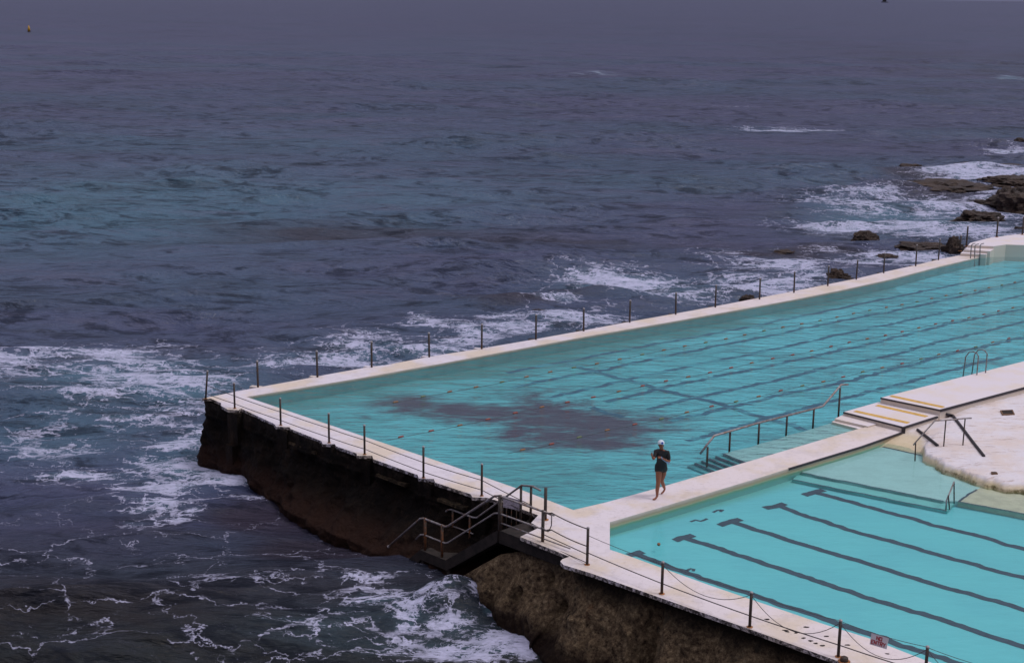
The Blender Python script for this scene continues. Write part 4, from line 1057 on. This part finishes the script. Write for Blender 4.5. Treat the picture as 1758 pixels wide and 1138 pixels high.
b=P(50,57,SEA); u=(b-EYE).length/F
by=empty('marker_buoy', (b.x,b.y,SEA), label='yellow marker buoy floating far out on the left', cat='buoy')
mb=MB(); mb.tube([b-Vector((0,0,1*u)),b+Vector((0,0,2.4*u))],[2.6*u,2.3*u],12); mb.build('base',MAT['dark'],by)
mb=MB(); mb.tube([b+Vector((0,0,2.4*u)),b+Vector((0,0,7*u)),b+Vector((0,0,12*u))],[2.3*u,1.9*u,.5*u],12); mb.build('tower', m_simple('buoy_yellow',(.50,.27,.03),.5), by)

# ------------------------------------------------------------------ the walking swimmer
def skin_mesh(name, nodes, edges, mat, parent, levels=2, root=0):
    me=bpy.data.meshes.new(name); me.from_pydata([n[0] for n in nodes],edges,[]); o=bpy.data.objects.new(name,me); COL.objects.link(o)
    sk=o.modifiers.new('s','SKIN'); sk.use_smooth_shade=True
    for i,n in enumerate(nodes):
        r=n[1]; me.skin_vertices[0].data[i].radius=(r,r) if not isinstance(r,tuple) else r
        me.skin_vertices[0].data[i].use_root=(i==root)
    ss=o.modifiers.new('b','SUBSURF'); ss.levels=levels; ss.render_levels=levels
    dg=bpy.context.evaluated_depsgraph_get(); dg.update()
    m2=bpy.data.meshes.new_from_object(o.evaluated_get(dg)); m2.name=name
    o.modifiers.clear(); o.data=m2; m2.materials.clear(); m2.materials.append(mat)
    for p in m2.polygons: p.use_smooth=True
    o.parent=parent; return o
FP=P(1127,857.5); PK=ZT(FP,1136,757)/1.76
person=empty('person', FP, label='barefoot person in black swimwear and white swim cap walking along the walkway between the pools', cat='person')
person.scale=(PK,PK,PK)
skin=m_simple('skin',(.29,.10,.055),.5,0,.06,8); suit=m_simple('black_swimwear',(.012,.010,.013),.55,0,.1,12); capm=m_simple('swim_cap_latex',(.66,.74,.82),.35,0,.03,5)
V=Vector
J=[ (V((.12,.20,.93)),(.165,.13)),   #0 pelvis
    (V((.125,.19,1.03)),(.15,.115)), #1 belly
    (V((.12,.17,1.13)),(.135,.105)), #2 waist
    (V((.115,.14,1.26)),(.155,.12)),#3 chest
    (V((.11,.12,1.37)),(.155,.10)),#4 upper chest
    (V((.11,.10,1.46)),.052),    #5 neck
    (V((.095,.075,1.53)),.056),#6 head base
    (V((.08,.055,1.60)),(.075,.085)), #7 face
    (V((.08,.06,1.67)),(.073,.085)), #8 cranium
    # right arm (towards the left of the photo)
    (V((-.04,.12,1.39)),.075), (V((-.09,.02,1.30)),.044), (V((-.13,-.06,1.24)),.039), (V((-.165,-.12,1.30)),.034), (V((-.185,-.18,1.37)),.025), #9-13
    # left arm
    (V((.265,.11,1.38)),.078), (V((.31,.09,1.26)),.060), (V((.325,.05,1.13)),.050), (V((.22,-.05,1.20)),.036), (V((.10,-.12,1.29)),.026), #14-18
    # front (right) leg
    (V((.045,.16,.88)),.110), (V((.05,.10,.70)),.096), (V((.04,.05,.50)),.066), (V((.03,.045,.40)),.064), (V((.015,.035,.30)),.060),(V((.02,.03,.09)),.032), (V((-.035,-.01,.035)),.032), (V((-.115,-.05,.022)),.024), #19-26
    # back (left) leg
    (V((.21,.22,.88)),.110), (V((.20,.25,.70)),.094), (V((.155,.27,.50)),.064), (V((.20,.35,.38)),.060), (V((.235,.41,.28)),.055),(V((.285,.50,.15)),.031), (V((.24,.47,.075)),.030), (V((.17,.44,.025)),.024)] #27-34
E=[(0,1),(1,2),(2,3),(3,4),(4,5),(5,6),(6,7),(7,8),(4,9),(9,10),(10,11),(11,12),(12,13),(4,14),(14,15),(15,16),(16,17),(17,18),(0,19),(19,20),(20,21),(21,22),(22,23),(23,24),(24,25),(25,26),(0,27),(27,28),(28,29),(29,30),(30,31),(31,32),(32,33),(33,34)]
nodes=list(J)
def hand(wi, dirv, palmn, thumb):
    """palm and five curled fingers grown from the wrist joint"""
    w=nodes[wi][0]; d=V(dirv).normalized(); n=V(palmn).normalized(); s=d.cross(n).normalized()
    pc=len(nodes); nodes.append((w+d*.045,(.030,.018))); E.append((wi,pc))
    for k,(off,ln) in enumerate(((-.028,.062),(-.010,.074),(.009,.070),(.027,.056))):
        a=len(nodes); nodes.append((w+d*.085+s*off,.0095)); E.append((pc,a))
        nodes.append((w+d*(.085+ln*.45)+s*off*1.05+n*.012,.0085)); E.append((a,a+1))
        nodes.append((w+d*(.085+ln*.62)+s*off+n*(.012+ln*.42),.0075)); E.append((a+1,a+2))
    a=len(nodes); nodes.append((w+d*.035+s*thumb*.036+n*.006,.011)); E.append((pc,a))
    nodes.append((w+d*.065+s*thumb*.048+n*.022,.009)); E.append((a,a+1))
hand(13,(-.25,-.3,.6),(.5,-.6,.3),1)
hand(18,(-.85,-.25,.30),(-.1,.6,-.6),-1)
body=skin_mesh('body',nodes,E,skin,person,2,0)
def face(): pass
# face: nose, eyes, mouth, ears as children of the person
hc=V((.08,.06,1.62)); fdir=V((-.35,-.85,-.38)).normalized(); fs_=V((fdir.y,-fdir.x,0)).normalized()*-1; fu=fs_.cross(fdir)*-1
if fu.z<0: fu=-fu
def lp_(mb,name,mat): 
    o=mb.build(name,mat,None); o.parent=person; return o
mb=MB(); mb.ball(hc+fdir*.088-fu*.015,.013,8,(1,1,1.5)); lp_(mb,'nose',skin)
mb=MB(); mb.ball(hc+fdir*.080-fu*.048,.012,8,(1.7,1,.5)); lp_(mb,'mouth',m_simple('lips',(.22,.07,.06),.5))
for s in (-1,1):
    mb=MB(); mb.ball(hc+fdir*.079+fs_*.030*s+fu*.010,.012,8,(1.2,1,.7)); lp_(mb,'eye',MAT['dark'])
    mb=MB(); mb.ball(hc+fs_*.080*s-fu*.01,.018,8,(.6,1,1.4)); lp_(mb,'ear',skin)
# swimsuit: follows the body a few millimetres outside it
sn=[(p,(r[0]+.018,r[1]+.018) if isinstance(r,tuple) else r+.016) for p,r in J]
keep=[0,1,2,3,4,9,10,14,15,16,19,27]
mp={k:i for i,k in enumerate(keep)}
sv=[sn[k] for k in keep]
sv[mp[19]]=(V((.045,.17,.86)),.140); sv[mp[27]]=(V((.21,.225,.86)),.140); sv[mp[0]]=(V((.12,.20,.94)),(.19,.15)); sv[mp[4]]=(V((.11,.12,1.385)),(.19,.125)); sv[mp[9]]=(V((-.045,.12,1.385)),.095); sv[mp[14]]=(V((.27,.11,1.375)),.098)
sv[mp[16]]=(V((.313,.052,1.14)),.047)
nk=len(sv); sv.append((V((.112,.108,1.475)),.072)); sv.append((V((-.115,-.03,1.262)),.047)); sv.append((V((.05,.125,.75)),.122)); sv.append((V((.205,.24,.75)),.122))
se=[(mp[a],mp[b]) for a,b in E[:34] if a in mp and b in mp]+[(mp[4],nk),(mp[10],nk+1),(mp[19],nk+2),(mp[27],nk+3)]
skin_mesh('swimsuit',sv,se,suit,person,2,0)
# cap with a round blue badge
mb=MB(); cc=hc+V((.0,.012,.058)); N=16; vs=[];fs=[]
axis=(V((.10,.22,1))).normalized(); sx_=axis.cross(V((1,0,0))).normalized(); sy_=axis.cross(sx_)
for i in range(9):
    th=math.pi*.60*i/8
    for k in range(N):
        ph=2*math.pi*k/N; vs.append(cc+(axis*math.cos(th)*.098+sx_*math.sin(th)*math.cos(ph)*.108+sy_*math.sin(th)*math.sin(ph)*.100))
for i in range(8):
    for k in range(N): k2=(k+1)%N; fs.append((i*N+k,(i+1)*N+k,(i+1)*N+k2,i*N+k2))
mb.add(vs,fs,True); cp=lp_(mb,'swim_cap',capm)
bd=V((.22,-.85,.30)).normalized(); bp=cc+bd*.099; a1=bd.cross(V((0,0,1))).normalized(); a2=a1.cross(bd)
mb=MB(); vs=[bp+bd*.010+a1*math.cos(t)*.033+a2*math.sin(t)*.033 for t in [2*math.pi*i/16 for i in range(16)]]; mb.add(vs+[v-bd*.014 for v in vs],[tuple(range(16)),tuple(range(16,32))[::-1]]+[(i,i+16,(i+1)%16+16,(i+1)%16) for i in range(16)]); bdg=mb.build('cap_badge',m_simple('badge_blue',(.03,.07,.40),.4,0,.05),None); bdg.parent=cp
# pale strap held between the hand and the hip
band=[V((.075,-.145,1.33)),V((.11,-.125,1.28)),V((.18,-.085,1.215)),V((.25,-.04,1.155)),V((.325,.0,1.10)),V((.33,.03,1.06))]
mb=MB(); vs=[];fs=[]
for i,p in enumerate(band): vs+=[p+V((.008,-.012,.022)),p+V((-.008,-.012,-.022)),p+V((-.008,.006,-.022)),p+V((.008,.006,.022))]
for i in range(len(band)-1):
    for k in range(4): fs.append((i*4+k,(i*4+(k+1)%4),(i*4+4+(k+1)%4),i*4+4+k))
mb.add([v for v in vs],fs)
stp=mb.build('goggle_strap',m_simple('pale_strap',(.30,.38,.58),.5,0,.05),None); stp.matrix_world=Matrix.LocRotScale(FP,None,V((PK,PK,PK)))
tag(stp,'pale blue strap the walking person holds up in front of the chest','strap')


# ------------------------------------------------------------------ light and sky
sun_el=R(58); sun_az=R(100)      # azimuth measured from +Y towards +X
w=bpy.data.worlds.new('World'); SC.world=w; w.use_nodes=True; nt_=w.node_tree; nt_.nodes.clear()
out=nt_.nodes.new('ShaderNodeOutputWorld'); bg=nt_.nodes.new('ShaderNodeBackground'); sky=nt_.nodes.new('ShaderNodeTexSky')
sky.sky_type='NISHITA'; sky.sun_disc=False; sky.sun_elevation=sun_el; sky.sun_rotation=sun_az; sky.dust_density=4; sky.air_density=1.2; sky.ozone_density=2
hs=nt_.nodes.new('ShaderNodeHueSaturation'); hs.inputs['Saturation'].default_value=.12; nt_.links.new(sky.outputs[0],hs.inputs['Color'])
tc=nt_.nodes.new('ShaderNodeTexCoord'); sx=nt_.nodes.new('ShaderNodeSeparateXYZ'); nt_.links.new(tc.outputs['Generated'],sx.inputs[0])
cr=nt_.nodes.new('ShaderNodeValToRGB'); e=cr.color_ramp.elements
e[0].position=0; e[0].color=(1.0,1.0,1.65,1); e[1].position=1; e[1].color=(6.2,5.9,6.3,1)
x=e.new(.03); x.color=(.60,.60,1.04,1); x=e.new(.22); x.color=(.68,.69,1.18,1); x=e.new(.38); x.color=(1.2,1.18,1.7,1); x=e.new(.55); x.color=(2.9,2.75,3.5,1)
nt_.links.new(sx.outputs[2],cr.inputs[0])
nz=nt_.nodes.new('ShaderNodeTexNoise'); nz.inputs['Scale'].default_value=2.2; nz.inputs['Detail'].default_value=5; nt_.links.new(tc.outputs['Generated'],nz.inputs['Vector'])
mr=nt_.nodes.new('ShaderNodeMapRange'); mr.inputs[3].default_value=.75; mr.inputs[4].default_value=1.25; mr.inputs[1].default_value=.3; mr.inputs[2].default_value=.7; nt_.links.new(nz.outputs[0],mr.inputs[0])
mx=nt_.nodes.new('ShaderNodeMix'); mx.data_type='RGBA'; mx.inputs[0].default_value=.9; nt_.links.new(hs.outputs[0],mx.inputs[6]); nt_.links.new(cr.outputs[0],mx.inputs[7])
mm=nt_.nodes.new('ShaderNodeVectorMath'); mm.operation='SCALE'; nt_.links.new(mx.outputs[2],mm.inputs[0]); nt_.links.new(mr.outputs[0],mm.inputs['Scale'])
nt_.links.new(mm.outputs[0],bg.inputs[0]); bg.inputs[1].default_value=.15; nt_.links.new(bg.outputs[0],out.inputs[0])
sl=bpy.data.lights.new('sun','SUN'); sl.energy=1.3; sl.angle=R(16); sl.color=(1,.95,.93); so=bpy.data.objects.new('sun',sl); COL.objects.link(so)
sd=Vector((math.sin(sun_az)*math.cos(sun_el),math.cos(sun_az)*math.cos(sun_el),math.sin(sun_el)))
so.rotation_euler=sd.to_track_quat('Z','Y').to_euler()
SC.view_settings.view_transform='Standard'; SC.view_settings.look='None'; SC.view_settings.exposure=0
SC.cycles.transparent_max_bounces=16; SC.cycles.max_bounces=8
